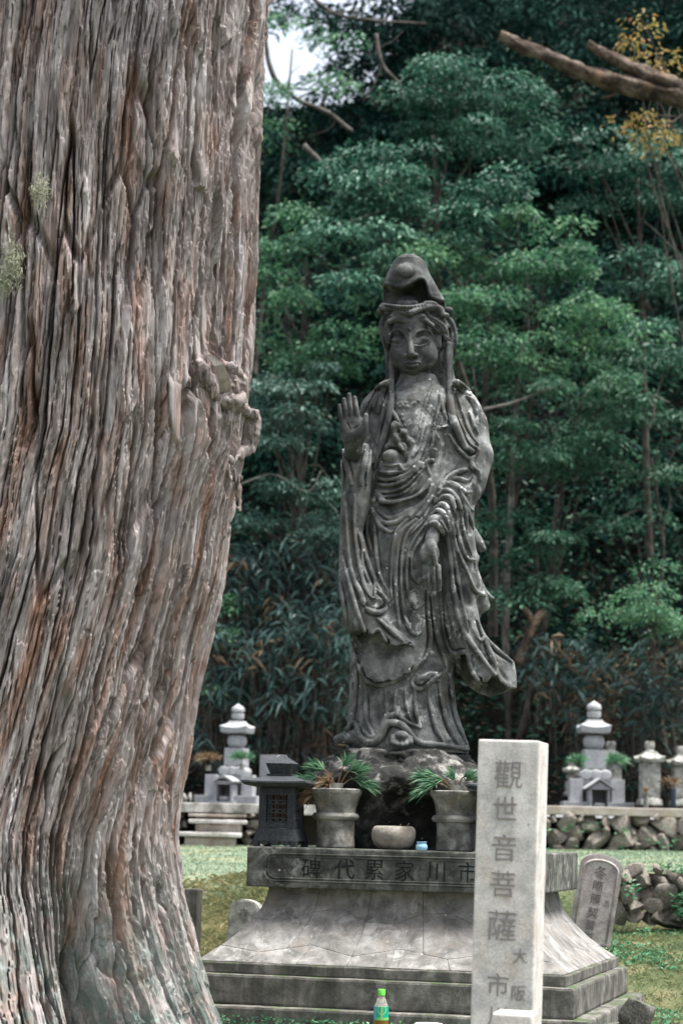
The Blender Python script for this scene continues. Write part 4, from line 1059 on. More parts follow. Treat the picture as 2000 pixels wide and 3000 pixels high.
# ---- stone lanterns
def lantern(p, label):
    r = empty('stone_lantern', p, PROT); tag(r, label, 'lantern', 'dark granite lanterns on the slab')
    # base with cusped cut-out
    bm = bmesh.new(); lathe_bm(bm, [(.103, .03), (.116, .0), (.0, .0)][::-1], 4)
    bm.free()
    bm = bmesh.new()
    def frustum(w0, w1, z0, z1):
        a = [bm.verts.new((sx * w0, sy * w0, z0)) for sx, sy in ((-1, -1), (1, -1), (1, 1), (-1, 1))]
        b_ = [bm.verts.new((sx * w1, sy * w1, z1)) for sx, sy in ((-1, -1), (1, -1), (1, 1), (-1, 1))]
        for i in range(4): bm.faces.new((a[i], a[(i + 1) % 4], b_[(i + 1) % 4], b_[i]))
        bm.faces.new(a[::-1]); bm.faces.new(b_)
    frustum(.130, .108, .022, .066)
    for sx in (-1, 1):
        for sy in (-1, 1): box_bm(bm, min(sx * .13, sx * .095), max(sx * .13, sx * .095), min(sy * .13, sy * .095), max(sy * .13, sy * .095), 0, .0219)
    # cusps hanging between the feet
    for sy in (-1,):
        for cx in (-.062, 0, .062):
            prof = [(-.034, .022), (-.026, .012), (-.012, .008), (0, .004), (.012, .008), (.026, .012), (.034, .022)]
            f = [bm.verts.new((cx + x, sy * .1295, z)) for x, z in prof]; g = [bm.verts.new((cx + x, sy * .1295 + .02, z)) for x, z in prof]
            bm.faces.new(f); bm.faces.new(g[::-1])
            for i in range(6): bm.faces.new((f[i + 1], f[i], g[i], g[i + 1]))
    bmesh.ops.recalc_face_normals(bm, faces=bm.faces)
    link('base', bm_mesh('base', bm), M_DGRAN, r)
    # fire box: four corner posts and rims around latticed windows
    z0, z1, w = .066, .212, .106
    bm = bmesh.new()
    for sx in (-1, 1):
        for sy in (-1, 1): box_bm(bm, min(sx * w, sx * .064), max(sx * w, sx * .064), min(sy * w, sy * .064), max(sy * w, sy * .064), z0, z1, .002)
    for sy in (-1, 1):
        for a_, b_ in ((z0 + .001, z0 + .022), (z1 - .024, z1 - .001)):
            box_bm(bm, -.0638, .0638, min(sy * .103, sy * .07), max(sy * .103, sy * .07), a_, b_)
            box_bm(bm, min(sy * .103, sy * .07), max(sy * .103, sy * .07), -.0638, .0638, a_, b_)
    box_bm(bm, -.05, .05, -.05, .05, z0 + .001, z0 + .012)
    link('fire_box', bm_mesh('fire_box', bm), M_DGRAN, r)
    M_IN = bpy.data.materials.get('lantern_inside') or NT('lantern_inside').bsdf((.10, .045, .022), .8, .2)
    box('inner_lining', -.045, .045, -.045, .045, z0 + .013, z1 - .004, M_IN, r, 0)
    # lattice of interlocking circles on each visible window
    for face in (0, 1):
        b = Bag(); s = .0325
        for iy in range(0, 5):
            for ix in range(0, 4):
                cx, cz = -.060 + ix * .040, z0 + .014 + iy * s
                th = np.linspace(0, 2 * np.pi, 25)
                pts = np.stack([cx + np.cos(th) * .040 * .707, np.full(25, -.096), cz + np.sin(th) * s * .707], 1)
                k = (np.abs(pts[:, 0]) < .0615) & (pts[:, 2] > z0 + .019) & (pts[:, 2] < z1 - .021)
                run = []
                for q, kk in zip(pts, k):
                    if kk: run.append(q)
                    elif len(run) > 2: b.tube(np.array(run), .0033, 5); run = []
                    else: run = []
                if len(run) > 2: b.tube(np.array(run), .0033, 5)
        V = np.concatenate(b.V)
        if face: b.V = [np.stack([-V[:, 1], V[:, 0], V[:, 2]], 1)]
        link('lattice', b.mesh('lattice'), M_DGRAN, r)
    # roof: wide low hip with upswept eave, then the jewel cap
    n = 28; R = []
    prof = [(.060, .2575, 0), (.085, .2540, 0), (.115, .2485, 0), (.150, .2425, .0), (.192, .2355, .003), (.194, .2300, .003), (.176, .2200, .002), (.11, .2125, .0), (.02, .2125, 0)]
    V = []; Q = []
    for (h, z, up) in prof:
        for i in range(n):
            a = 4 * i / n; sd = int(a); f = a - sd; x, y = [(-1 + 2 * f, -1), (1, -1 + 2 * f), (1 - 2 * f, 1), (-1, 1 - 2 * f)][sd]
            V.append((x * h, y * h, z + up * (abs(x) * abs(y)) ** 2.5))
    for i in range(len(prof) - 1):
        for j in range(n): Q.append((i * n + (j + 1) % n, i * n + j, (i + 1) * n + j, (i + 1) * n + (j + 1) % n))
    me = mesh_np('roof', np.array(V), np.array(Q), False)
    link('roof', me, M_DGRAN, r)
    bm = bmesh.new(); frustum(.074, .074, .256, .2635); frustum(.058, .080, .2636, .302); frustum(.078, .002, .3021, .336)
    bmesh.ops.recalc_face_normals(bm, faces=bm.faces)
    link('jewel_cap', bm_mesh('jewel_cap', bm), M_DGRAN, r)
    return r
la = lantern(on_slab(822, -.475), 'dark granite lantern with a lattice window at the left end of the slab'); la.scale = (.80, .80, 1.27)
lb = lantern(ploc(.50, -.475, SLABZ), 'dark granite lantern mostly hidden behind the pale pillar'); lb.scale = (.80, .80, 1.27)

# ---- pale granite pillar in the foreground
SD = 7.2
pA = at(1410, 2166, SD); pB = at(1386, 3000, SD); pr = at(1574, 2172, SD)
sw = np.linalg.norm((pr - pA)[:2]) * 1.10; ht = pA[2] + .25
stele = empty('stone_pillar', ((pA[0] + pr[0]) / 2, SD + .09, -.25))
lean = math.atan2((pA - pB)[0], (pA - pB)[2])
stele.rotation_euler = (0, lean, math.radians(-14))
stele.location = (pA[0] + sw / 2 + .012 - math.sin(lean) * ht, SD + .09, -.25)
tag(stele, 'pale granite pillar carved with a column of characters, standing in the foreground', 'pillar')
o = box('pillar_shaft', -sw / 2, sw / 2, -sw / 2, sw / 2, 0, ht, M_STELE, stele, .007, wear=.0012, cuts=14)
mpp = SD / FPX
for ch, sz, ox, py in (('觀', .098, .008, 2265), ('世', .088, 0, 2362), ('音', .092, 0, 2475), ('菩', .090, 0, 2577), ('薩', .105, 0, 2695), ('市', .080, -.008, 2862), ('川', .070, -.008, 2950), ('大', .052, .062, 2778), ('阪', .054, .060, 2882), ('丶', .06, .06, 2958)):
    z = ht - (py - 2166) * mpp * 1.005
    me = text_mesh(ch, sz * 1.0)
    link('carved_character', me, M_INKG if ch not in '大阪' else M_INKG, stele, loc=(ox - .006, -sw / 2 - .0022, z), rot=(math.pi / 2, 0, 0))
# ---- tea bottle
pb = at(1115, 3018, 9.45)
bot = empty('tea_bottle', (pb[0], pb[1], at(1115, 2898, 9.45)[2] - .205)); tag(bot, 'small plastic tea bottle with green cap in front of the pedestal', 'bottle')
t = NT('bottle_tea'); M_TEA = t.bsdf((.42, .22, .05), .12, .5, Transmission_Weight=.55, IOR=1.35)
t = NT('bottle_clear'); M_PET = t.bsdf((.75, .72, .66), .08, .5, Transmission_Weight=.8, IOR=1.3)
lathe('tea', [(.0, .0), (.028, .0), (.031, .006), (.031, .124), (.028, .134), (0, .135)], M_TEA, bot, 28)
lathe('shoulder', [(.0295, .1352), (.024, .150), (.0150, .172), (.0138, .178), (.0138, .182), (0, .182)], M_PET, bot, 28)
lathe('cap', [(.0145, .1790), (.0156, .1800), (.0156, .2035), (.0146, .205), (0, .205)], NT('green_cap').bsdf((.12, .58, .06), .4, .5), bot, 28)
t = NT('bottle_label')
zz = t.n('SeparateXYZ', {0: t.tc.outputs['Object']}); X_, Z_ = zz.outputs[0], zz.outputs[2]
q = t.math('SQRT', t.math('ADD', t.math('POWER', t.math('DIVIDE', t.math('SUBTRACT', X_, .002), .0185), 2.0), t.math('POWER', t.math('DIVIDE', t.math('SUBTRACT', Z_, .122), .022), 2.0)))
lab = t.mix(t.ramp(t.math('MULTIPLY', Z_, 5.0), [(.44, 1.0), (.455, 0.0)]), (.0, .34, .20), (.16, .50, .14))
lab = t.mix(t.ramp(q, [(.86, 0.0), (.90, 1.0), (1.0, 1.0), (1.06, 0.0)]), lab, (.45, .58, .22))
lab = t.mix(t.ramp(t.math('ABSOLUTE', t.math('SUBTRACT', X_, .002)), [(.002, .9), (.005, 0.0)]), lab, (.34, .50, .16))
lab = t.mix(t.ramp(t.math('ADD', t.math('MULTIPLY', X_, 14.0), .5), [(.20, 1.0), (.24, 0.0)]), lab, (.10, .40, .48))
M_LAB = t.bsdf(lab, .35, .4)
lathe('label', [(.0300, .077), (.0320, .078), (.0320, .1345), (.0300, .1350)], M_LAB, bot, 28)
# pale lid lying left of the pillar foot, and a pale ledge before the pillar
pl = at(1255, 3004, 9.2)
lid = lathe('round_lid', [(.0, .0), (.055, .0), (.06, .004), (.06, .012), (.056, .016), (0, .017)], NT('white_lid').bsdf((.62, .60, .58), .5, .4), None, 30)
lid.location = (pl[0], pl[1], pl[2] - .008); tag(lid, 'round white lid lying on the stones near the bottle', 'lid')
pk = at(1515, 2972, 6.6)
bm = bmesh.new(); box_bm(bm, -.058, .058, -.08, .08, -.75, 0, .006)
blk = link('stone_post', bm_mesh('stone_post', bm), M_STELE, None, loc=(pk[0], pk[1] + .08, pk[2]), rot=(0, .02, -.2)); tag(blk, 'short white stone post rising in front of the carved pillar', 'post')
# ================================================================== great cedar trunk
TY = 8.75                                              # depth of the trunk's axis
_re = [(-1500, 905), (-600, 828), (0, 788), (300, 762), (600, 748), (900, 737), (1100, 728), (1350, 708), (1520, 672), (1700, 646), (1900, 596), (2100, 556), (2300, 518), (2450, 500), (2600, 512), (2700, 532), (2800, 555), (2900, 585), (3000, 620), (3100, 670)]
_rp = np.array([at(x, y, TY) for y, x in _re])[::-1]   # ascending z
_rR = np.interp(_rp[:, 2], [-.3, .1, .6, 1.2, 2.2, 4.6, 8.0], [1.00, .90, .80, .745, .74, .72, .66])
def trunk_axis(z):
    return np.interp(z, _rp[:, 2], _rp[:, 0] - _rR), np.interp(z, _rp[:, 2], _rR)
def build_trunk():
    z0, zt = -.15, 7.5
    zs = np.concatenate([np.arange(z0, 4.72, .0050), np.linspace(4.8, zt, 60)])
    ph = np.concatenate([np.linspace(-168, 12, 560), np.linspace(15, 189, 40)]) * math.pi / 180
    PH, Z = np.meshgrid(ph, zs)
    ax, R = trunk_axis(Z)
    u = PH * .76
    # root lobes
    flare = np.exp(-np.clip(Z - .05, 0, 9) / .42)
    lob = lambda c, w: np.exp(-((PH - math.radians(c)) / math.radians(w)) ** 2)
    R = R + flare * (.22 * lob(-94, 24) + .10 * lob(-10, 16) - .42 * lob(-50, 9) + .08 * lob(-150, 20))
    R = R - .10 * lob(-50, 8) * np.exp(-np.clip(Z - .5, 0, 9) / .35)
    R = R + .045 * fbm2(u * 1.3, Z * .55, 1, 3) + .012 * fbm2(u * 4, Z * 1.2, 5, 2)
    # swelling around the old branch scar
    sx, sz = math.radians(-34), at(610, 1240, TY - .4)[2]
    g = np.exp(-((PH - sx) / .22) ** 2 - ((Z - sz) / .22) ** 2)
    R = R + .05 * g
    low = np.exp(-np.clip(Z - .0, 0, 9) / .55)
    uu = u + .045 * fbm2(u * 1.4, Z * .40, 2, 2) + .009 * fbm2(u * 7, Z * 1.1, 6, 2) + low * (.022 * fbm2(u * 3, Z * 4.0, 9, 3) + .004 * np.sin(Z * 26 + 5 * perlin2(u * 4, Z * 3, 3)))
    uu = uu - .10 * g * np.sign(PH - sx) * np.abs(PH - sx)
    zz = Z + .07 * fbm2(u * 6, Z * .5, 4, 2)
    uj = uu + .0045 * perlin2(u * 30, Z * 6, 7) + .0015 * perlin2(u * 70, Z * 20, 8)      # ragged edges
    f1, f2, idA, cyA = worley(uj / .115, zz / 1.15)
    p1, p2, idP, cyP = worley(uj / .062 + 31, zz / .40 + 7)
    eA, eP = f2 - f1, p2 - p1
    D = .040 * (idA - .5) * sstep(0, .04, eA) - .045 * (1 - sstep(.01, .09, eA)) * sstep(-.25, .25, perlin2(u * 3.1, Z * 1.1, 16) + .1)
    # some strips stand proud and lift away towards their ragged lower ends
    proud = np.clip(idP * 2.6 - 1.7, 0, 1) * sstep(0, .05, eP)
    D += proud * (.010 + .028 * np.clip((cyP - (zz / .40 + 7)) / .5, 0, 1) ** 2)
    # fissures at every scale, long and upright; red-brown inner bark there, darkened as painted crack shade
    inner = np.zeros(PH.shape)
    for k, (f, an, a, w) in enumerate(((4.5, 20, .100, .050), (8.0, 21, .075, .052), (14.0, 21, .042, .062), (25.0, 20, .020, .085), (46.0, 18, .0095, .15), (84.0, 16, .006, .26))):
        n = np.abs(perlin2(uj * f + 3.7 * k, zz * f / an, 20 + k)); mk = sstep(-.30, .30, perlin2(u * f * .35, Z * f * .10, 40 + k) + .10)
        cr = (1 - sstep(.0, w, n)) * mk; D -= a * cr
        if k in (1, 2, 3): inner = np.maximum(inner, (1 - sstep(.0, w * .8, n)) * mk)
    flake = perlin2(uj * 40, Z * 3.6, 61); D += .009 * sstep(.06, .11, flake)
    D += low * .012 * (.4 - np.abs(perlin2(uu * 18, zz * 5.0, 63)))
    D *= (1 - .45 * sstep(math.radians(-20), math.radians(5), PH))      # the edge towards the statue is smoother
    idB = perlin2(uj * 30, zz * 2.2, 64) + .5
    R = R + D
    X = ax + R * np.cos(PH); Y = TY + R * np.sin(PH)
    n, m = PH.shape
    V = np.stack([X, Y, Z], -1).reshape(-1, 3)
    i = (np.arange(n - 1)[:, None] * m + np.arange(m)[None]); j = np.arange(n - 1)[:, None] * m + (np.arange(m)[None] + 1) % m
    F = np.stack([i, j, j + m, i + m], -1).reshape(-1, 4)
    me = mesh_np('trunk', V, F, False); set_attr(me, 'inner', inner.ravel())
    set_attr(me, 'strip', np.clip(.5 * idB + .3 * idP + .2 * idA, 0, 1).ravel()); set_attr(me, 'grain', uu.ravel())
    return me
t = NT('cedar_bark')
gr = t.n('Attribute', attribute_name='grain').outputs['Fac']; sp_ = t.n('SeparateXYZ', {0: t.tc.outputs['Object']})
vec = t.n('CombineXYZ', {0: t.math('MULTIPLY', gr, 34.0), 1: 0.0, 2: t.math('MULTIPLY', sp_.outputs[2], 2.6)}).outputs[0]
vecf = t.n('CombineXYZ', {0: t.math('MULTIPLY', gr, 125.0), 1: 0.0, 2: t.math('MULTIPLY', sp_.outputs[2], 9.0)}).outputs[0]
st = t.n('Attribute', attribute_name='strip').outputs['Fac']
n1 = t.noise(1.0, 6, .65, vec=vec, dist=.5); n2 = t.noise(1.0, 5, .65, vec=vecf)
col = t.ramp(t.math('ADD', t.math('MULTIPLY', n1, .6), t.math('MULTIPLY', st, .4)), [(.30, (.09, .075, .070)), (.43, (.215, .188, .180)), (.57, (.36, .33, .324)), (.75, (.50, .476, .478))])
red = t.noise(1.0, 5, .6, vec=t.n('VectorMath', {0: vec, 1: (.35, 1, .8)}, operation='MULTIPLY').outputs[0])
lowz = t.ramp(t.math('MULTIPLY', sp_.outputs[2], .25), [(.10, .55), (.30, 1.0), (.55, .85), (.9, .55)])
col = t.mix(t.math('MULTIPLY', t.ramp(red, [(.50, 0.0), (.66, .75)]), lowz), col, (.30, .155, .095))
col = t.mix(t.math('MULTIPLY', t.n('Attribute', attribute_name='inner').outputs['Fac'], .7), col, (.17, .095, .062))  # inner-bark red-brown that also paints shade into the cracks
col = t.mix(t.ramp(t.noise(2.1, 4, .6), [(.55, 0.0), (.68, .5)]), col, (.36, .345, .36))
col = t.mix(.7, col, t.ramp(n2, [(.30, (.14, .13, .12)), (.70, (.84, .83, .82))]), 'OVERLAY')
# grey-green algae and lichen near the foot, pale moss tufts elsewhere
foot = t.ramp(sp_.outputs[2], [(.30, 1.0), (1.0, 0.0)])
col = t.mix(t.math('MULTIPLY', foot, t.ramp(t.noise(7, 7, .7), [(.42, 0.0), (.56, .9)])), col, (.13, .17, .155))
col = t.mix(t.math('MULTIPLY', foot, t.ramp(t.noise(16, 6, .7), [(.56, 0.0), (.64, .9)])), col, (.38, .44, .42))
vecm = t.n('CombineXYZ', {0: t.math('MULTIPLY', gr, 95.0), 1: 0.0, 2: t.math('MULTIPLY', sp_.outputs[2], 4.5)}).outputs[0]
nm_ = t.noise(1.0, 7, .75, vec=vecm, dist=.3)
h = t.math('ADD', t.math('MULTIPLY', nm_, 1.0), t.math('MULTIPLY', n2, .5))
M_BARK = t.bsdf(col, .95, .04, t.bump(h, .9, .014))
tax, tR = trunk_axis(np.array([0.0]))
cedar = empty('cedar_tree', (float(tax[0]), TY, 0)); tag(cedar, 'massive old cedar with shaggy furrowed bark filling the left of the view', 'tree')
cinv = Matrix.Translation(-Vector(cedar.location))
tr_me = build_trunk()
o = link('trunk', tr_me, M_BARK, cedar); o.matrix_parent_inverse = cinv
def trunk_pt(pxx, pyy, out=0.0):
    """point of the trunk's (undisplaced) front seen at a photo pixel"""
    Yd = TY - .5
    for _ in range(14):
        p = at(pxx, pyy, Yd); a, r = trunk_axis(np.array([p[2]])); dx = np.clip((p[0] - a[0]) / r[0], -.995, .995)
        Yd = TY - r[0] * math.sqrt(1 - dx * dx)
    p = at(pxx, pyy, Yd); n = np.array([dx, -math.sqrt(1 - dx * dx), 0])
    return p + n * out, n
def bark_strip(pts, w, out, name='bark_strip', mat=None, thick=.006):
    """a loose strip of bark: traced centre line (photo px), half width in m, stand-off in m"""
    Q = catmull(pts, 5); n = len(Q); o_ = np.interp(np.linspace(0, 1, n), np.linspace(0, 1, len(out)), [-.02] + [q * .75 for q in out[1:]]); ww = 1.5 * np.interp(np.linspace(0, 1, n), np.linspace(0, 1, len(w)), w)
    V = []; F = []; m = 8
    for k, (q, oo, hw) in enumerate(zip(Q, o_, ww)):
        p, nn = trunk_pt(q[0], q[1], oo); sd = np.array([-nn[1], nn[0], 0.0])
        th = np.linspace(0, 2 * np.pi, m, endpoint=False)
        jag = 1 + .22 * perlin(k * .55 + pts[0][0], 3.1) + .1 * perlin(k * 1.7, 8.8)
        for a in th: V.append(p + sd * hw * jag * math.cos(a) + nn * thick * math.sin(a) * (1.2 + .4 * perlin(a, k * .4, pts[0][1])))
    for k in range(n - 1):
        for a in range(m): F.append((k * m + a, k * m + (a + 1) % m, k * m + m + (a + 1) % m, k * m + m + a))
    V = np.array(V); c0, c1 = V[:m].mean(0), V[-m:].mean(0)
    V = np.vstack([V, c0, c1]); T = [(len(V) - 2, (a + 1) % m, a) for a in range(m)] + [(len(V) - 1, (n - 1) * m + a, (n - 1) * m + (a + 1) % m) for a in range(m)]
    me = mesh_np(name, V, [np.array(F), np.array(T)], True)
    set_attr(me, 'grain', np.arctan2(V[:, 1] - TY, V[:, 0] + 1.1) * .76); set_attr(me, 'strip', np.full(len(V), .62))
    ob = link(name, me, mat or M_BARK, cedar); ob.matrix_parent_inverse = cinv
    return ob
t = NT('cut_wood'); M_WOOD = t.bsdf(t.ramp(t.noise(1.0, 4, .6, vec=t.coord((40, 40, 4))), [(.3, (.20, .175, .155)), (.7, (.40, .36, .325))]), .8, .2)
bark_strip([(503, 1040), (497, 1130), (493, 1210), (497, 1306)], (.018, .020, .018, .007), (.0, .05, .06, .065))
# ---- torn branch scar on the right of the trunk
FK = (500, 1000, .255)
def kp(pts, out):
    q = px(FK, pts); out = np.broadcast_to(np.asarray(out, float), (len(pts),))
    return np.array([trunk_pt(a, b, o_)[0] for (a, b), o_ in zip(q, out)])
kc = kp([(560, 800)], .0)[0]
K = Grid(kc + np.array([-.20, -.32, -.36]), kc + np.array([.22, .34, .26]), .0050)
def kt(pts, out, r, k=.012, sub=False, n=4):
    P = kp(pts, out); Q = catmull(P, n); rr = np.interp(np.linspace(0, 1, len(Q)), np.linspace(0, 1, len(pts)), np.broadcast_to(np.asarray(r, float), (len(pts),)))
    K.tube(Q, rr, k, sub)
for a in [([(300, 200), (300, 330), (330, 480), (400, 620)], (-.01, .03, .045, .05), (.02, .036, .034, .02)), ([(210, 470), (225, 600), (258, 715)], (.0, .03, .045), (.02, .015, .005)), ([(285, 500), (310, 590), (335, 665)], (.02, .05, .06), (.018, .014, .005)), ([(160, 300), (190, 430), (200, 520)], (-.01, .01, .02), (.02, .02, .01)),
          ([(480, 250), (560, 300), (640, 370), (725, 440)], (-.01, .04, .055, .04), (.015, .024, .024, .014)), ([(690, 450), (740, 520), (795, 590)], (.02, .045, .045), (.012, .010, .004)), ([(660, 470), (720, 590), (780, 650)], (.0, .03, .03), (.014, .010, .004)),
          ([(420, 620), (500, 690), (580, 700), (695, 630)], (.03, .07, .085, .05), (.020, .026, .028, .020)), ([(470, 700), (560, 740), (680, 700)], (.04, .06, .04), (.03, .035, .03)), ([(600, 760), (540, 900), (490, 1020), (420, 1150)], (.02, .03, .015, -.01), (.05, .045, .035, .03)), ([(660, 740), (600, 900), (540, 1050)], (.0, .015, .0), (.04, .035, .03)),
          ([(420, 730), (455, 880), (490, 1010), (495, 1110)], (.02, .045, .05, .045), (.016, .018, .014, .005)), ([(740, 770), (810, 800), (865, 900), (865, 1060), (810, 1220), (690, 1370)], (-.02, .02, .02, .02, .02, .0), (.02, .034, .040, .042, .040, .015)), ([(780, 1250), (820, 1320), (840, 1370)], (.01, .03, .03), (.015, .01, .004)),
          ([(700, 1330), (705, 1600), (700, 1960)], (-.01, .015, .025), (.026, .022, .006)), ([(770, 1400), (760, 1700), (745, 1950)], (-.01, .01, .02), (.018, .016, .005)), ([(640, 1300), (660, 1550), (650, 1750)], (-.02, .0, .0), (.02, .02, .01)), ([(600, 1000), (590, 1200), (600, 1480)], (-.02, -.005, -.01), (.018, .016, .01))]:
    kt(*a)
kt([(690, 840), (640, 1050), (600, 1300)], .035, (.010, .016, .010), .01, True)
kt([(450, 500), (520, 520), (560, 500)], .055, (.012, .016, .010), .01, True)
X, Y, Z = K.xyz(tuple(slice(0, n) for n in K.shape))
K.D = K.D + .009 + (.016 * fbm(X * 30, Y * 30, Z * 4, 3) + .020 * (np.abs(perlin(X * 75, Y * 75, Z * 8)) - .2) + .004 * perlin(X * 50, Y * 50, Z * 50)).astype(np.float32)
me = K.mesh('branch_scar'); co = np.empty(len(me.vertices) * 3, np.float32); me.vertices.foreach_get('co', co); co = co.reshape(-1, 3)
set_attr(me, 'grain', np.arctan2(co[:, 1] - TY, co[:, 0] + 1.1) * .76); set_attr(me, 'strip', .5 + .3 * perlin(co[:, 0] * 20, co[:, 1] * 20, co[:, 2] * 4))
ob = link('branch_scar', me, M_BARK, cedar); ob.matrix_parent_inverse = cinv
P = kp([(395, 170), (420, 300), (465, 450), (510, 600)], (.02, .06, .065, .05)); V = []; F = []
for q, hw in zip(P, (.010, .017, .021, .022)):
    for dx, dy in ((-hw, 0), (hw, -.004), (hw, .018), (-hw, .018)): V.append(q + np.array([dx, dy - .012, .25 * dx]))
for i in range(3):
    for k in range(4): F.append((i * 4 + k, i * 4 + (k + 1) % 4, i * 4 + 4 + (k + 1) % 4, i * 4 + 4 + k))
F += [(3, 2, 1, 0), (12, 13, 14, 15)]
ob = link('cut_wood', mesh_np('cut_wood', np.array(V), np.array(F), False), M_WOOD, cedar); ob.matrix_parent_inverse = cinv
# pale lichen beards hanging on the bark
t = NT('beard_lichen'); M_BEARD = t.bsdf((.40, .42, .30), .95, .1)
for (bx, by, nb) in ((120, 555, 260), (40, 745, 240), (15, 820, 240), (45, 790, 220)):
    p, nn = trunk_pt(bx, by, .012); bag = Bag(); rng = np.random.default_rng(bx)
    for i in range(nb):
        a = p + rng.normal(size=3) * np.array([.016, .01, .03]); e = a + rng.normal(size=3) * .007 + np.array([0, -.005, -.016]); mdl = (a + e) / 2 + rng.normal(size=3) * .008
        bag.tube(np.array([a, mdl, e]), .0008, 3)
    ob = link('lichen_tuft', bag.mesh('lichen_tuft'), M_BEARD, cedar); ob.matrix_parent_inverse = cinv; ob['kind'] = 'stuff'
# ================================================================== ground, terraces, hillside
def bank_y(x): return 13.3 + .25 * perlin(x * .8, 2.2)
def ground_z(x, y):
    low = .09 + .30 * sstep(10.4, 12.9, y) + .05 * sstep(1.2, 2.4, x) * sstep(8, 10, y) + .02 * fbm(x * 1.3, y * 1.3, 1, 3)
    tz = np.interp(x, [-2, 1.0, 2.6], [.64, .74, .80]); tz = tz + (np.interp(x, [-2, 3], [.82, .88]) - tz) * sstep(13.3, 19.3, y) + .012 * fbm(x * 2, y * 2, 5, 3)
    f = sstep(13.1 + .30 * sstep(1.0, 1.6, x), 13.55 + .5 * sstep(.2, -1, x) + .12 * sstep(1.0, 1.6, x), y + .18 * perlin(x * 1.4, 3.1) * (1 - sstep(1.0, 1.6, x)))
    z = low + (tz - low) * f
    t2 = 1.205 + .01 * x
    z = np.where(y > 19.85, t2, z)
    hill = np.interp(y, [22.4, 23.0, 24.5, 28, 34, 37, 60], [0, .45, 2.0, 6.4, 13.0, 15.0, 16.0])
    hill = np.where(hill > 10.6, 10.6 + (hill - 10.6) * sstep(-.4, 1.6, x), hill)
    z = z + np.where(y > 22.4, hill + .25 * fbm(x * .5, y * .5, 9, 3) * sstep(22.4, 24, y), 0)
    return z
def strip_mesh(name, xs, ys):
    X, Y = np.meshgrid(xs, ys); Z = ground_z(X, Y); n, m = X.shape
    i = np.arange(n - 1)[:, None] * m + np.arange(m - 1)[None]
    return mesh_np(name, np.stack([X, Y, Z], -1).reshape(-1, 3), np.stack([i, i + 1, i + m + 1, i + m], -1).reshape(-1, 4), True)
t = NT('earth_and_moss')
sp_ = t.n('SeparateXYZ', {0: t.tc.outputs['Object']})
yy = t.math('MULTIPLY', sp_.outputs[1], .04)
c_low = t.ramp(t.noise(2.2, 7, .65), [(.34, (.055, .085, .04)), (.5, (.12, .14, .068)), (.62, (.20, .18, .10)), (.75, (.075, .11, .052))])
c_moss = t.ramp(t.noise(1.5, 8, .7), [(.35, (.12, .175, .125)), (.5, (.20, .255, .18)), (.64, (.28, .275, .165))])
c_moss = t.mix(t.ramp(t.noise(9, 6, .7), [(.55, 0.0), (.68, .7)]), c_moss, (.10, .14, .08))
c_dirt = t.ramp(t.noise(5, 8, .7), [(.35, (.018, .016, .012)), (.55, (.045, .038, .028)), (.72, (.10, .08, .055))])
m1 = t.ramp(yy, [(.538, 0.0), (.560, 1.0)]); m2 = t.ramp(yy, [(.79, 0.0), (.80, 1.0)])
col = t.mix(m2, t.mix(m1, c_low, c_moss), c_dirt)
col = t.mix(.35, col, t.ramp(t.noise(70, 4, .7), [(.3, (.1, .1, .1)), (.7, (.85, .85, .85))]), 'OVERLAY')
M_GROUND = t.bsdf(col, .95, .1, t.bump(t.math('ADD', t.noise(40, 6, .75), t.noise(9, 4, .6)), .9, .03))
gr1 = link('ground', strip_mesh('ground', np.linspace(-9, 9, 180), np.concatenate([np.linspace(-6, 7, 20), np.linspace(7.1, 19.84, 200)])), M_GROUND); tag(gr1, kind='structure')
gr2 = link('upper_terrace', strip_mesh('upper_terrace', np.linspace(-9, 9, 60), np.linspace(19.86, 22.39, 20)), M_GROUND); tag(gr2, kind='structure')
t = NT('forest_floor')
M_FLOOR = t.bsdf(t.ramp(t.noise(9, 8, .75), [(.36, (.004, .006, .005)), (.52, (.011, .013, .010)), (.68, (.026, .022, .016)), (.82, (.07, .055, .038))]), .95, .1, t.bump(t.noise(25, 6, .8), 1.0, .06))
gr3 = link('hillside', strip_mesh('hillside', np.linspace(-30, 30, 160), np.concatenate([np.linspace(22.395, 40, 120), np.linspace(41, 60, 10)])), M_FLOOR); tag(gr3, kind='structure')
big = link('distant_ground', mesh_np('distant_ground', np.array([(-400, -200, -.3), (400, -200, -.3), (400, 400, -.3), (-400, 400, -.3)]), np.array([[0, 1, 2, 3]]), False), M_FLOOR); tag(big, kind='structure')

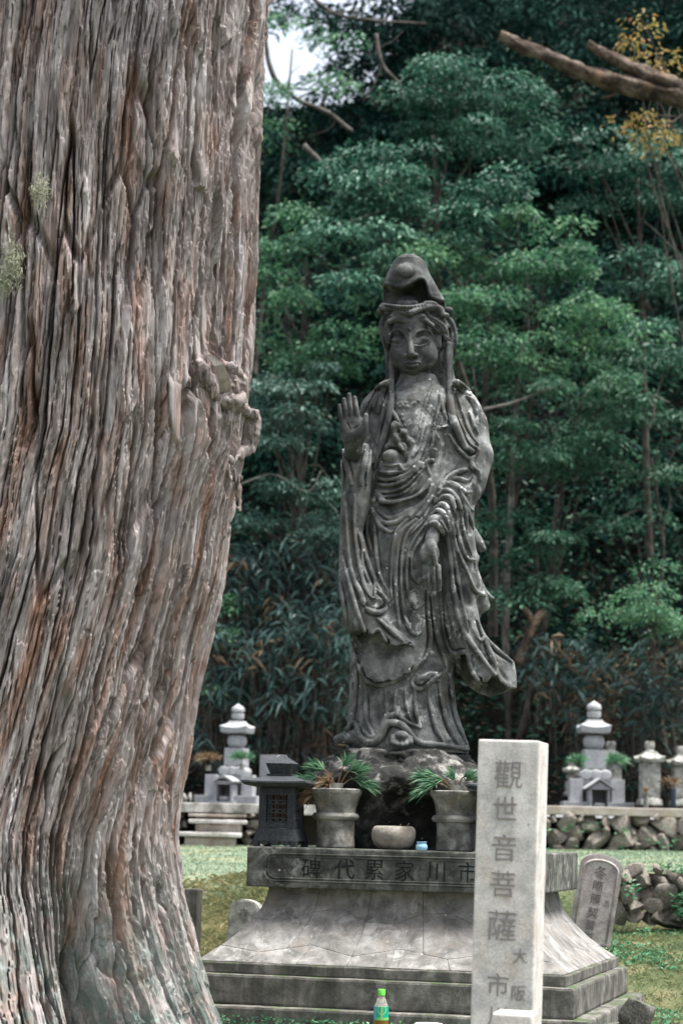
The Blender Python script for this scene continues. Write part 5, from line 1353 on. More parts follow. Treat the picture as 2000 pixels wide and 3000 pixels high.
# ================================================================== terrace walls
M_CAP = stone_mat('concrete_cap', (.30, .26, .22), (.40, .36, .32), (.46, .43, .40), 6, brown=(.38, .29, .20), bump=.4, streak=.1)
M_CAPL = stone_mat('stained_cap', (.16, .155, .14), (.40, .385, .365), (.48, .46, .45), 5, bump=.4, streak=.35, contrast=(.38, .56))
M_WALL = stone_mat('wall_stone', (.15, .13, .112), (.31, .272, .24), (.48, .43, .39), 5, spots=(.46, .44, .42), spot_amt=.35, brown=(.27, .20, .14), moss=(.06, .10, .035), bump=.9, bdist=.012)
M_BACK = NT('earth_behind').bsdf((.028, .024, .018), .95, .1)
ROCKS = [rock_mesh('wall_rock', 60 + i, sub=3, planes=15, rough=.02, fine=.025, sharp=26, dmin=.45) for i in range(9)]
for m in ROCKS: m.materials.append(M_WALL)
def stones(parent, lst, fr, Y, depth=.15, seed=1):
    rng = np.random.default_rng(seed); linv = Matrix.Translation(-Vector(parent.location))
    for (cx, cy, w, h, rot) in lst:
        q = px(fr, [(cx, cy)])[0]; p = at(q[0], q[1], Y); s = fr[2] * Y / FPX
        o = link('stone', ROCKS[rng.integers(len(ROCKS))], None, parent, loc=p + np.array([0, .0 + rng.uniform(-.05, .02), 0]))
        o.rotation_euler = (rng.uniform(-.25, .25), math.radians(rot), rng.uniform(-.3, .3)); o.scale = (w * s * .66, depth, h * s * .66)
        o.matrix_parent_inverse = linv
F7 = (1560, 2000, .2806); F8 = (1560, 2400, .2806); F9 = (500, 2250, .1913)
def wall(name, label, x0, x1, Y, z0, z1):
    r = empty(name, ((x0 + x1) / 2, Y, z0)); tag(r, label, 'wall')
    inv = Matrix.Translation(-Vector(r.location))
    o = box('earth_core', x0, x1, Y + .10, Y + .4, z0 - .3, z1, M_BACK, r, 0); o.matrix_parent_inverse = inv
    return r, inv
WY = 19.62
wr, inv = wall('retaining_wall', 'dry stone retaining wall with a tan cap below the right grave tower', at(1330, 2400, WY)[0], 4.6, WY, .80, 1.16)
stones(wr, [(205, 1425, 95, 100, 10), (345, 1455, 200, 190, 15), (240, 1600, 190, 230, -10), (470, 1420, 110, 100, 0), (600, 1480, 240, 200, 25), (440, 1600, 240, 170, -25), (380, 1690, 170, 120, -20), (640, 1660, 330, 170, -35), (760, 1450, 130, 150, 0), (760, 1540, 100, 120, 10), (920, 1470, 240, 200, 20), (940, 1620, 360, 170, -30), (560, 1740, 170, 90, 0),
             (1130, 1450, 180, 150, 10), (1190, 1610, 280, 240, -40), (1350, 1660, 180, 190, 0), (1290, 1390, 130, 90, 5), (1400, 1490, 330, 200, 20), (1540, 1650, 190, 190, 0), (1540, 1480, 160, 180, 10), (1020, 1560, 110, 90, 0), (1250, 1740, 120, 60, 0), (1660, 1500, 200, 180, 0), (1700, 1660, 210, 190, 10), (1840, 1550, 220, 260, 0), (1080, 1720, 150, 90, -20), (830, 1740, 160, 70, 0), (280, 1740, 170, 90, 5), (100, 1500, 160, 170, 0), (60, 1650, 180, 170, 0), (-60, 1560, 180, 260, 0)], F7, WY, .16, 3)
zc = at(1800, 2365, WY - .1)[2]
o = box('cap', at(1330, 2400, WY)[0], 4.6, WY - .10, WY + .24, zc - .075, zc, M_CAP, wr, .008, wear=.003, cuts=8); o.matrix_parent_inverse = inv
wl, inv = wall('terrace_wall', 'rubble terrace wall with a stained concrete cap behind the stone steps', -5.0, at(1300, 2400, WY)[0], WY, .78, 1.16)
stones(wl, [(110, 720, 280, 200, -20), (60, 880, 200, 160, 10), (200, 850, 150, 120, 0), (60, 1010, 170, 160, 0), (1240, 690, 200, 160, 10), (1400, 700, 170, 180, 0), (1290, 880, 300, 140, -30), (1180, 1000, 260, 110, -20), (1380, 1000, 180, 150, 0), (1180, 1110, 220, 120, 10), (1380, 1150, 220, 120, 0), (300, 1160, 170, 90, 0), (480, 1150, 130, 70, 0), (-80, 800, 200, 240, 0), (-80, 1020, 200, 200, 0), (1560, 760, 220, 220, 0), (1560, 980, 240, 220, 0), (1740, 900, 260, 300, 0)], F9, WY, .16, 4)
zl = at(620, 2353, WY - .1)[2]
o = box('cap', -5.0, at(1300, 2400, WY)[0], WY - .14, WY + .24, zl - .085, zl, M_CAPL, wl, .008, wear=.004, cuts=8); o.matrix_parent_inverse = inv
# steps
st_ = empty('stone_steps', (at(620, 2470, 19.2)[0], 19.2, .8)); tag(st_, 'worn stone steps with mossy treads leading up to the left grave tower', 'steps')
inv = Matrix.Translation(-Vector(st_.location))
for k, (xa, xb, ya, yb, Y) in enumerate(((552, 722, 2383, 2396, 19.40), (552, 722, 2399, 2415, 19.22), (518, 704, 2436, 2454, 18.90))):
    a, b = at(xa, ya, Y), at(xb, yb, Y)
    o = box('step', a[0], b[0], Y, Y + .34, b[2], a[2] - (.002 if k else 0), M_CAPL if k else M_WALL, st_, .01, wear=.006, cuts=6); o.matrix_parent_inverse = inv
    c = at(xb - 20, yb, Y + .05); d = at(xb - 20, yb + 26, Y + .05)
    o = box('riser', a[0] + .06, b[0] - .05, Y + .06, Y + .33, c[2] - .10, c[2] - .002, M_WALL, st_, .01, wear=.01, cuts=6); o.matrix_parent_inverse = inv
# lower wall on the right, mostly buried by plants
wk, inv = wall('mossy_bank_wall', 'low overgrown wall of rough stones at the right edge below the moss', at(1800, 2600, 13.3)[0], 4.2, 13.42, .40, .78)
stones(wk, [(1080, 545, 220, 140, -10), (1295, 535, 120, 130, -30), (1450, 545, 110, 140, 10), (1330, 800, 330, 250, -20), (1440, 1000, 360, 290, 20), (1640, 760, 260, 260, 0), (1720, 1000, 300, 280, 0), (1620, 560, 170, 150, 0), (960, 620, 150, 140, 0), (900, 760, 160, 160, 0)] + [(cx + 37 * ((cx // 130 + cy) % 3), cy, 165 + 20 * (cx % 3), 150 + 15 * (cy % 4), (cx * 7 + cy) % 50 - 25) for cy in (640, 770, 900, 1020) for cx in range(880, 1900, 135)], F8, 13.3, .13, 5)

# ================================================================== grave towers and stones behind
def hip_roof(name, w0, w1, z0, z1, up, mat, parent, lip=.3):
    """curved four-sided roof: eave half width w0 at z0, top half width w1 at z1, corners swept up"""
    n = 24; V = []; Q = []
    zl = z0 + (z1 - z0) * lip
    prof = [(w0 * .3, z0, 0), (w0 * .93, z0, up * .5), (w0, zl, up)] + [(w1 + (w0 - w1) * (1 - s) ** 1.7, zl + (z1 - zl) * s, up * (1 - s) ** 2) for s in (.2, .4, .6, .8, 1.0)] + [(w1 * .2, z1, 0)]
    for (h, z, u_) in prof:
        for i in range(n):
            a = 4 * i / n; sd = int(a); f = a - sd; x, y = [(-1 + 2 * f, -1), (1, -1 + 2 * f), (1 - 2 * f, 1), (-1, 1 - 2 * f)][sd]
            V.append((x * h, y * h, z + u_ * (abs(x) * abs(y)) ** 2))
    for i in range(len(prof) - 1):
        for j in range(n): Q.append((i * n + j, i * n + (j + 1) % n, (i + 1) * n + (j + 1) % n, (i + 1) * n + j))
    return link(name, mesh_np(name, np.array(V), np.array(Q), False), mat, parent)
def gorinto(loc, s, rz, label, mat, shrine, old=False):
    """five-tier grave tower; s = total height in m"""
    r = empty('grave_tower', loc, rz); tag(r, label, 'grave tower', 'five-tier grave towers'); u = s / 775.0
    J = lambda prof: [(a * u, b * u) for a, b in prof]
    lathe('jewel_finial', J([(0, 700), (36, 700), (50, 712), (52, 728), (44, 745), (26, 757), (12, 766), (0, 776)][::1]), mat, r, 28)
    lathe('half_round', J([(0, 650), (34, 650), (48, 662), (50, 680), (50, 694), (44, 697), (0, 697)]), mat, r, 28)
    hip_roof('roof', 108 * u, 52 * u, 545 * u, 640 * u, 16 * u, mat, r, .42)
    lathe('sphere', J([(0, 434), (36, 435), (60, 445), (73, 468), (75, 490), (72, 510), (60, 527), (40, 534), (0, 535)]), mat, r, 32)
    b = box('block', -75 * u, 75 * u, -75 * u, 75 * u, 296 * u, 432 * u, mat, r, .003)
    if not old:
        for i, ch in enumerate('先祖代々之墓'[:0]): pass
        for i in range(5):
            bm = bmesh.new(); zc_ = (415 - i * 22) * u
            for (x, z, w, h) in ((0, 0, .011, .0022), (.001, -.007, .002, .010), (-.004, .005, .006, .002)): box_bm(bm, x - w / 2, x + w / 2, -75 * u - .0015, -75 * u - .0002, zc_ + z - h / 2, zc_ + z + h / 2)
            link('carved_mark', bm_mesh('carved_mark', bm), M_INKG, b)
    # lotus base of round petals
    lb_ = lathe('lotus_base', J([(70, 228), (96, 230), (108, 250), (100, 274), (84, 290), (0, 295)]), mat, r, 4)
    lb_.rotation_euler = (0, 0, math.pi / 4); lb_.scale = (1.25, 1.25, 1)
    for k in range(-1, 2):
        pe = lathe('lotus_petal', J([(0, 0), (34, 0), (36, 6), (28, 14), (0, 16)]), mat, lb_, 18); pe.rotation_euler = (math.pi / 2, 0, -math.pi / 4)
        v = Vector((k * 66 * u, -92 * u, 258 * u)); v.rotate(Matrix.Rotation(-math.pi / 4, 3, 'Z')); pe.location = (v.x / 1.25, v.y / 1.25, v.z)
    if shrine:
        box('grave_base', -125 * u, 125 * u, -90 * u, 125 * u, 0, 226 * u, mat, r, .004)
        # two flower blocks with vases beside the shrine
        for sx in (-1, 1):
            box('side_block', min(sx * 100, sx * 190) * u, max(sx * 100, sx * 190) * u, -170 * u, -95 * u, 70 * u, 226 * u, mat, r, .004)
            box('plinth', min(sx * 72, sx * 245) * u, max(sx * 72, sx * 245) * u, -250 * u, -91 * u, 0, 69 * u, mat, r, .004)
        sh = empty('incense_shrine', (0, -250 * u, 0)); sh.parent = r
        bm = bmesh.new()
        for sx in (-1, 1): box_bm(bm, min(sx * 54, sx * 70) * u, max(sx * 54, sx * 70) * u, -40 * u, 145 * u, 26 * u, 150 * u)
        box_bm(bm, -70 * u, 70 * u, 146 * u, 156 * u, 26 * u, 150 * u); box_bm(bm, -69 * u, 69 * u, -38 * u, 146 * u, 151 * u, 156 * u); box_bm(bm, -92 * u, 92 * u, -60 * u, 80 * u, 2 * u, 25.5 * u)
        link('shrine_box', bm_mesh('shrine_box', bm), mat, sh)
        bm = bmesh.new()
        if shrine == 'gable': prof = [(-100, 152), (0, 218), (100, 152), (100, 162), (0, 232), (-100, 162)]
        else: prof = [(-98, 166), (-70, 160), (-58, 176), (-30, 192), (0, 198), (30, 192), (58, 176), (70, 160), (98, 166), (104, 176), (76, 176), (52, 196), (16, 214), (0, 220), (-16, 214), (-52, 196), (-76, 176), (-104, 176)]
        f = [bm.verts.new((a * u, -62 * u, b_ * u)) for a, b_ in prof]; g = [bm.verts.new((a * u, 150 * u, b_ * u)) for a, b_ in prof]
        for i in range(len(prof)): bm.faces.new((f[i], f[(i + 1) % len(prof)], g[(i + 1) % len(prof)], g[i]))
        bm.faces.new(f[::-1]); bm.faces.new(g)
        if shrine == 'gable':
            w = [bm.verts.new((a * u, -48 * u, b_ * u)) for a, b_ in ((-82, 152.5), (82, 152.5), (0, 206))]; bm.faces.new(w)
        else: box_bm(bm, -60 * u, 60 * u, -48 * u, -36 * u, 151 * u, 178 * u)
        bmesh.ops.recalc_face_normals(bm, faces=bm.faces)
        link('shrine_roof', bm_mesh('shrine_roof', bm), mat, sh)
        pot = lathe('incense_pot', J([(0, 26), (20, 26), (38, 34), (44, 46), (42, 58), (36, 62), (0, 60)]), mat, sh, 20)
    return r
gl = at(687, 2352, 21.0); gorinto((gl[0], 21.15, 1.21), .978, math.radians(-16), 'pale five-tier grave tower with an arched-roof shrine, left of the lantern', M_LGRAN, 'arch')
grr = at(1742, 2364, 21.0); gorinto((grr[0], 21.15, 1.225), 1.075, math.radians(2), 'pale five-tier grave tower with a gabled shrine, right of the pillar', M_LGRAN, 'gable')
M_TOMB = stone_mat('lichened_tomb', (.12, .125, .11), (.27, .27, .245), (.42, .42, .39), 12, spots=(.10, .11, .10), spot_amt=.6, bump=.6, contrast=(.38, .6))
def column_tomb(pxx, py0, py1, Y, label, w=.088):
    p = at(pxx, py1, Y); H_ = at(pxx, py0, Y)[2] - p[2]; r = empty('column_tomb', p, .1); tag(r, label, 'tombstone', 'old column tombs'); k = H_ / 690
    lathe('lotus_foot', [(120 * k, 0), (140 * k, 20 * k), (128 * k, 70 * k), (100 * k, 100 * k), (0, 101 * k)], M_TOMB, r, 20, sq=.4, wear=.004)
    box('shaft', -95 * k, 95 * k, -95 * k, 95 * k, 102 * k, 465 * k, M_TOMB, r, .006, wear=.003, cuts=5)
    hip_roof('roof', 140 * k, 62 * k, 466 * k, 585 * k, 30 * k, M_TOMB, r, .3)
    lathe('finial', [(0, 586 * k), (52 * k, 586 * k), (44 * k, 606 * k), (52 * k, 620 * k), (54 * k, 670 * k), (44 * k, 690 * k), (0, 692 * k)], M_TOMB, r, 18, sq=.3, wear=.003)
    return r
column_tomb(1901, 2172, 2364, 20.7, 'lichened column tomb with a flared roof, right of the gabled shrine')
column_tomb(1994, 2186, 2366, 20.7, 'lichened column tomb cut off by the right edge')
column_tomb(1787, 2172, 2364, 21.9, 'old column tomb half hidden behind the right grave tower')
p = at(1672, 2345, 21.7); ot = gorinto((p[0], p[1], 1.22), .56, .1, 'small old five-tier tower behind the left side of the gabled shrine', M_TOMB, None, True)
M_CUT = NT('carved_tomb').bsdf((.14, .125, .115), .9, .1)
def arch_stone(loc, w, h, d, rot, label, mat, chars, niche=False):
    r = empty('arched_tombstone', loc); r.rotation_euler = rot; tag(r, label, 'tombstone')
    n = 14; prof = [(-w, 0), (w, 0), (w, h - w * .55)] + [(w * math.cos(a), h - w * .55 + w * .55 * math.sin(a)) for a in np.linspace(.0, math.pi, n)[1:-1]] + [(-w, h - w * .55)]
    bm = bmesh.new(); f = [bm.verts.new((a, -d, b_)) for a, b_ in prof]; g = [bm.verts.new((a * 1.02, d, b_)) for a, b_ in prof]
    for i in range(len(prof)): bm.faces.new((f[i], f[(i + 1) % len(prof)], g[(i + 1) % len(prof)], g[i]))
    bm.faces.new(f[::-1]); bm.faces.new(g); bmesh.ops.recalc_face_normals(bm, faces=bm.faces)
    es = [e for e in bm.edges if abs(e.verts[0].co.y - e.verts[1].co.y) < 1e-4]
    bmesh.ops.bevel(bm, geom=es, offset=.008, segments=2, affect='EDGES')
    link('slab', bm_mesh('slab', bm), mat, r)
    if niche:
        b = Bag(); k = .80; L = [(-w * k, .03), (-w * k, h - w * .75)] + [(w * k * math.cos(a), h - w * .75 + w * .46 * math.sin(a)) for a in np.linspace(math.pi, 0, 16)[1:-1]] + [(w * k, h - w * .75), (w * k, .03)]
        b.tube(np.array([(x, -d - .001, z) for x, z in L]), .007, 6); link('raised_border', b.mesh('raised_border'), mat, r)
    for ch, sz, x, z in chars: link('carved_character', text_mesh(ch, sz), M_CUT, r, loc=(x, -d - .0015, z), rot=(math.pi / 2, 0, 0))
    return r
Yr = 12.35; p = at(1722, 2738, Yr)
arch_stone((p[0], Yr, p[2] - .05), .118, .50, .05, (0, math.radians(9.5), math.radians(-6)), 'leaning round-topped tombstone with carved characters, right of the pedestal', M_OLD, [('冬', .075, .0, .40), ('際', .062, -.002, .325), ('照', .062, -.004, .25), ('契', .062, -.006, .175), ('留', .058, -.008, .105), ('栄', .06, -.01, .04), ('三', .034, .062, .24)], True)
Yl = 12.2; p = at(706, 2772, Yl)
arch_stone((p[0], Yl, p[2] - .08), .085, .335, .045, (0, math.radians(5), math.radians(-14)), 'small grey round-topped tombstone behind the left side of the pedestal', M_TOMB, [('六', .055, -.0, .27)])
# plain pillar tomb behind the lantern, small stones left of the tower
p = at(792, 2312, 21.4); bt = box('pillar_tomb', -.10, .10, -.09, .09, 0, .46, M_LGRAN, None, .004); bt.location = (p[0] + .02, 21.4, at(792, 2352, 21.4)[2]); bt.rotation_euler = (0, 0, -.5); tag(bt, 'plain pale rectangular tomb pillar behind the lantern roof', 'tombstone')
for (sx, sy0, sy1, w_, lab) in ((507, 2262, 2352, .07, 'mossy pointed stone beside the cedar trunk on the terrace'), (540, 2322, 2352, .035, 'small pale upright stone left of the left grave tower'), (556, 2318, 2350, .022, 'narrow grey stone touching the left plinth of the tower')):
    p = at(sx, sy1, 20.9); hh = at(sx, sy0, 20.9)[2] - p[2]
    me = rock_mesh('field_stone', sx, sub=3); me.materials.append(M_TOMB); o = link('field_stone', me, None, None, loc=p + np.array([0, 0, hh * .42]), scale=(w_ * 1.1, w_, hh * .60)); tag(o, lab, 'stone')
# mossy post near the trunk, rough block at the right corner
p = at(556, 2835, 10.9); mp = box('mossy_post', -.036, .036, -.04, .04, 0, at(556, 2603, 10.9)[2] - p[2] + .1, M_STEP, None, .008, wear=.004, cuts=6); mp.location = p - np.array([0, 0, .1]); mp.rotation_euler = (0, math.radians(1), -.3); tag(mp, 'grey stone post with moss on top between the cedar and the pedestal', 'post')
p = at(507, 2610, 15.0); mq = box('thin_post', -.02, .02, -.02, .02, 0, .33, M_TOMB, None, .004); mq.location = p; tag(mq, 'thin weathered post half hidden behind the cedar trunk', 'post')
me = rock_mesh('corner_rock', 77, sub=4); me.materials.append(M_STEP); p = at(1868, 2975, 9.3); cr = link('corner_rock', me, None, None, loc=p, scale=(.10, .10, .085)); cr.rotation_euler = (0, .2, .4); tag(cr, 'rough grey rock at the right corner of the pedestal footing', 'rock')
me = rock_mesh('footing_rock', 78, sub=4); me.materials.append(M_STEP)
for i, (fx, fy, fw, lab) in enumerate(((1000, 3010, .26, 'flat mossy rock in front of the footing below the bottle'), (1200, 3015, .20, 'flat dark rock beside the round white lid'), (790, 3005, .18, 'flat mossy rock in front of the footing near the cedar root'), (1790, 3000, .14, 'pale rock beside the footing corner at the bottom right'))):
    p = at(fx, fy, 9.35); o = link('flat_rock', me, None, None, loc=(p[0], p[1], p[2] - .035), scale=(fw, .12, .045)); o.rotation_euler = (0, 0, i); tag(o, lab, 'rock')
# flower holders by the right tombs
M_STALK = NT('dead_flower').bsdf((.16, .085, .04), .9, .1)
def pot_plant(loc, hgt, col_mat, label, seed, dry=False, rad=.09, potmat=None, nd=120):
    r = empty('grave_flowers', loc); tag(r, label, 'flowers', 'greenery at the graves')
    lathe('holder', [(.022, 0), (.024, .01), (.022, hgt - .02), (.026, hgt), (.016, hgt), (0, hgt - .01)], potmat or M_TOMB, r, 14)
    b = Bag(); rng = np.random.default_rng(seed)
    for k in range(7):
        d = np.array([rng.normal() * .5, rng.normal() * .5, 1.0]); needles(b, np.array([0, 0, hgt]) + d * rad * .55, d, nd // 7, rad, .55, seed + k, .004)
    tag(link('sprays', b.mesh('sprays', False, 'tint'), col_mat, r), kind='stuff')
    return r
GY = 20.55
pot_plant(at(1690, 2272, GY), .05, M_PINE, 'green pine spray left of the right grave tower', 1, rad=.13, nd=260)
pot_plant(at(1796, 2272, GY), .05, M_PINE, 'green pine spray right of the right grave tower', 2, rad=.14, nd=260)
pot_plant(at(610, 2258, GY), .05, M_PINED, 'yellowing pine spray left of the left grave tower', 3, rad=.11, nd=180)
pot_plant(at(708, 2255, GY), .05, M_PINE, 'green and brown pine spray right of the left grave tower', 4, rad=.11, nd=200)
M_BLUE = NT('dark_blue_tube').bsdf((.02, .04, .06), .4, .4)
pot_plant(at(1890, 2366, 20.1), .13, M_PINED, 'withered brown flower in a thin holder before the column tomb', 5, rad=.05, nd=70)
pot_plant(at(1971, 2366, 20.1), .17, M_PINED, 'drooping withered stalks in a dark blue tube at the right edge', 6, rad=.10, potmat=M_BLUE, nd=90)
# ================================================================== vegetation
def leaf_geo(P, d, nrm, L, W, fold=.18, droop=.15):
    """pointed leaves folded along the midrib: arrays of base point, direction, normal, length, width"""
    n = len(P); L = np.broadcast_to(L, (n,))[:, None]; W = np.broadcast_to(W, (n,))[:, None]
    d = d / (np.linalg.norm(d, axis=1)[:, None] + 1e-9)
    s = np.cross(d, nrm); s /= np.linalg.norm(s, axis=1)[:, None] + 1e-9; up = np.cross(s, d)
    z = np.array([0, 0, 1.0])
    m = P + d * L * .45
    a = m + s * W * .5 + up * W * fold; b = m - s * W * .5 + up * W * fold; e = P + d * L - z * L * droop
    V = np.stack([P, a, e, b], 1).reshape(-1, 3)
    i = np.arange(n)[:, None] * 4
    T = np.concatenate([i + np.array([[0, 1, 2]]), i + np.array([[0, 2, 3]])])
    return V, T
def spray_leaves(rng, c, r, n, L, W, tilt=.35, thick=.12, axis=None, cone=.35):
    """a flattened drooping spray of n leaves around c"""
    a = rng.uniform(0, 2 * np.pi, n); q = r * np.sqrt(rng.uniform(0, 1, n))
    P = np.stack([np.cos(a) * q, np.sin(a) * q, -cone * q * q / r + rng.normal(size=n) * thick * r], 1)
    d = np.stack([np.cos(a), np.sin(a), -.25 + rng.normal(size=n) * .25], 1) + rng.normal(size=(n, 3)) * .55
    nrm = np.array([0, -.25, 1.0]) + rng.normal(size=(n, 3)) * tilt
    if axis is not None:
        P += axis * (q / r)[:, None] * 0
    return c + P, d, nrm
M_LEAF = {
    'teal': leaf_mat('evergreen_leaf', (.012, .054, .037), (.040, .138, .092), (.175, .345, .24), .5, .3, .2),
    'mid': leaf_mat('maple_leaf', (.013, .054, .034), (.036, .118, .070), (.105, .23, .13), .5, .35, .25),
    'bright': leaf_mat('young_leaf', (.024, .090, .050), (.062, .185, .098), (.20, .375, .18), .5, .35, .3),
    'shrub': leaf_mat('shrub_leaf', (.020, .058, .046), (.052, .122, .096), (.165, .265, .220), .5, .3, .2),
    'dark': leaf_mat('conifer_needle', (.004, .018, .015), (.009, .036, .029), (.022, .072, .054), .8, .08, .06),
    'autumn': leaf_mat('autumn_leaf', (.16, .17, .05), (.30, .24, .07), (.40, .19, .08), .5, .3, .35),
    'bamboo': leaf_mat('bamboo_leaf', (.010, .034, .030), (.026, .070, .062), (.105, .185, .165), .42, .5, .15),
    'dead': leaf_mat('dead_leaf', (.05, .035, .022), (.13, .092, .06), (.27, .21, .145), .8, .2, .2),
    'ground': leaf_mat('ground_plant', (.03, .10, .05), (.07, .22, .11), (.18, .38, .20), .5, .3, .3),
    'grass': leaf_mat('grass_blade', (.07, .115, .05), (.15, .18, .08), (.28, .265, .14), .7, .2, .3),
    'drygrass': leaf_mat('dry_grass_blade', (.17, .20, .09), (.32, .31, .155), (.46, .41, .24), .7, .2, .3),
    'moss': leaf_mat('moss_tip', (.10, .165, .11), (.18, .25, .17), (.28, .30, .18), .8, .15, .2),
}
M_BRANCH = stone_mat('branch_bark', (.030, .027, .023), (.065, .058, .05), (.13, .12, .105), 7, bump=.5)
M_PALEB = stone_mat('pale_branch_bark', (.07, .066, .058), (.15, .14, .125), (.26, .245, .22), 7, bump=.5)
def tree(name, label, root, blobs, kind, L, W, spray_r=.34, per=170, n_spray=None, seed=1, trunk_r=.07, dens=1.0, gaps=.0, group='broadleaf trees on the hillside', cat='tree', branch=None, extra=None, limbs=True, trunk_to=None, cone=.35, tilt=.35):
    """blobs: (px, py, rx, ry, Y, dY) regions of foliage in photo pixels at their real depth"""
    rng = np.random.default_rng(seed)
    r = empty(name, root); tag(r, label, cat, group)
    inv = Matrix.Translation(-Vector(r.location)); wood = Bag(); leaf = Bag()
    cs = []
    for (bx, by, rx, ry, Y, dY) in blobs:
        area = math.pi * rx * ry * (Y / FPX) ** 2
        k = max(3, int(dens * 4.4 * area / (math.pi * spray_r ** 2)))
        while k > 0:
            q = rng.uniform(-1, 1, 3)
            if q @ q > 1: continue
            p = at(bx + q[0] * rx, by + q[1] * ry, Y + q[2] * dY)
            if gaps and perlin(p[0] * 1.7, p[1] * 1.7, p[2] * 2.6 + seed) < -gaps: k -= 1; continue
            cs.append(p); k -= 1
    cs = np.array(cs)
    for c in cs:
        rr = spray_r * rng.uniform(.65, 1.25); n = int(per * rng.uniform(.6, 1.2))
        P, d, nrm = spray_leaves(rng, c, rr, n, L, W, tilt=tilt, cone=cone)
        V, T = leaf_geo(P, d, nrm, L * rng.uniform(.6, 1.25, n), W * rng.uniform(.7, 1.2, n))
        base = .5 + .22 * perlin(c[0] * .9, c[1] * .9, c[2] * .9) * 2
        leaf.add(V, None, T, np.repeat(np.clip(base + rng.normal(size=n) * .22, 0, 1), 4))
    # trunk and limbs reaching the sprays
    root = np.array(root, float); top_c = cs.mean(0) if trunk_to is None else np.array(trunk_to)
    bend = np.array([rng.normal() * .15, rng.normal() * .1, 0])
    tq = catmull([root - np.array([0, 0, .2]), root + (top_c - root) * .35 + bend, root + (top_c - root) * .7 - bend * .6, top_c + np.array([0, 0, .2])], 8)
    wood.tube(tq, np.linspace(trunk_r, trunk_r * .35, len(tq)), 10, .25)
    if limbs:
        pick = rng.permutation(len(cs))[:min(len(cs), 12)]
        for i in pick:
            c = cs[i]; j = int(rng.uniform(.35, .95) * (len(tq) - 1)); a = tq[j]
            mid = (a + c) / 2 + rng.normal(size=3) * .12 + np.array([0, .05, .12])
            q = catmull([a, mid, c], 6); wood.tube(q, np.linspace(trunk_r * .26, .004, len(q)), 5, .2)
    w = link('trunk', wood.mesh('trunk'), branch or M_BRANCH, r); w.matrix_parent_inverse = inv
    o = link('crown', leaf.mesh('crown', False, 'tint'), M_LEAF[kind], r); o.matrix_parent_inverse = inv; o['kind'] = 'stuff'
    return r
def base_at(pxx, Y):
    x = at(pxx, 2200, Y)[0]; return (x, Y, float(ground_z(np.array([x]), np.array([Y]))[0]))
# --- far dark conifers closing the view
for i, (bx, Y, lab, bl) in enumerate((
    (690, 30.0, 'dark conifer rising at the left beside the cedar trunk', [(700, 420, 190, 300, 30, 1.0), (700, 900, 170, 260, 29.5, .8)]),
    (1010, 31.0, 'dark conifer behind the sky gap in the upper left', [(1060, 300, 210, 260, 31, 1.0), (980, 620, 220, 220, 30, .8), (1120, 30, 240, 110, 31, 1.0)]),
    (1420, 31.0, 'dark conifer behind the top of the evergreen oak', [(1400, 60, 240, 170, 31, 1.0), (1450, 420, 230, 280, 30.5, .8)]),
    (1790, 30.5, 'dark conifer behind the broken dead branches', [(1790, 130, 250, 230, 30.5, 1.0), (1800, 560, 260, 300, 30, .8)]),
    (2080, 30.0, 'dark conifer at the upper right edge', [(2060, 300, 170, 380, 30, 1.0)]),
    (1700, 28.5, 'dark conifer in the shade at mid right', [(1750, 1050, 330, 330, 28.0, .8), (1850, 1450, 240, 220, 26.5, .6)]),
    (1150, 28.5, 'dark conifer in the shade behind the statue', [(1150, 1050, 330, 330, 28.0, .8), (1250, 1500, 260, 260, 26, .6)]),
    (760, 27.5, 'dark conifer in the shade behind the raised hand', [(800, 1300, 260, 300, 26.5, .6)]),
    (640, 33.5, 'tall dark conifer seen beside the sky gap', [(620, 60, 90, 160, 33, .8), (700, 20, 330, 40, 33, .8), (1010, 150, 80, 110, 32, .6), (800, 330, 140, 60, 32, .6)]))):
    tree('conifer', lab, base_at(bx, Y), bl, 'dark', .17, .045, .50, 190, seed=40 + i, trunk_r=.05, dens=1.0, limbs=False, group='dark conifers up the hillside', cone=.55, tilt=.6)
# --- broadleaf trees
tree('evergreen_oak', 'large glossy evergreen oak with pale-tipped foliage above the statue', base_at(1440, 24.4), [(1290, 250, 150, 170, 24.2, .6), (1430, 330, 230, 150, 24.2, .6), (1130, 520, 230, 120, 23.6, .6), (1290, 560, 260, 170, 23.6, .7), (1080, 690, 180, 90, 23.2, .5), (1000, 770, 150, 60, 23.0, .4)], 'teal', .085, .032, .33, 210, seed=11, trunk_r=.055, gaps=.28)
tree('tiered_maple', 'tiered light green maple right of the statue head', base_at(1490, 23.6), [(1400, 760, 230, 90, 23.2, .6), (1600, 690, 150, 120, 23.4, .5), (1330, 870, 200, 60, 22.9, .5), (1560, 900, 230, 90, 23.1, .6), (1440, 1000, 180, 70, 22.8, .5), (1720, 960, 180, 110, 23.4, .5)], 'bright', .075, .028, .30, 190, seed=12, trunk_r=.035, gaps=.25, cone=.45)
tree('spreading_maple', 'spreading green maple with slim trunk right of the statue shoulder', base_at(1480, 22.95), [(1650, 1120, 220, 100, 22.7, .5), (1800, 1200, 160, 110, 23.0, .5), (1500, 1320, 130, 120, 22.5, .4), (1750, 1330, 180, 90, 22.8, .5), (1470, 1500, 110, 70, 22.4, .4), (1900, 1060, 140, 90, 23.2, .4)], 'mid', .075, .028, .29, 190, seed=13, trunk_r=.038, gaps=.2)
tree('shaded_oak', 'bluish dark evergreen oak at the upper right', base_at(1900, 25.3), [(1820, 520, 180, 110, 25.0, .5), (1950, 480, 150, 120, 25.0, .5), (1700, 430, 160, 100, 25.0, .5), (1920, 760, 200, 120, 24.6, .5), (1890, 920, 150, 80, 24.2, .5)], 'teal', .08, .03, .32, 170, seed=14, trunk_r=.05, gaps=.15)
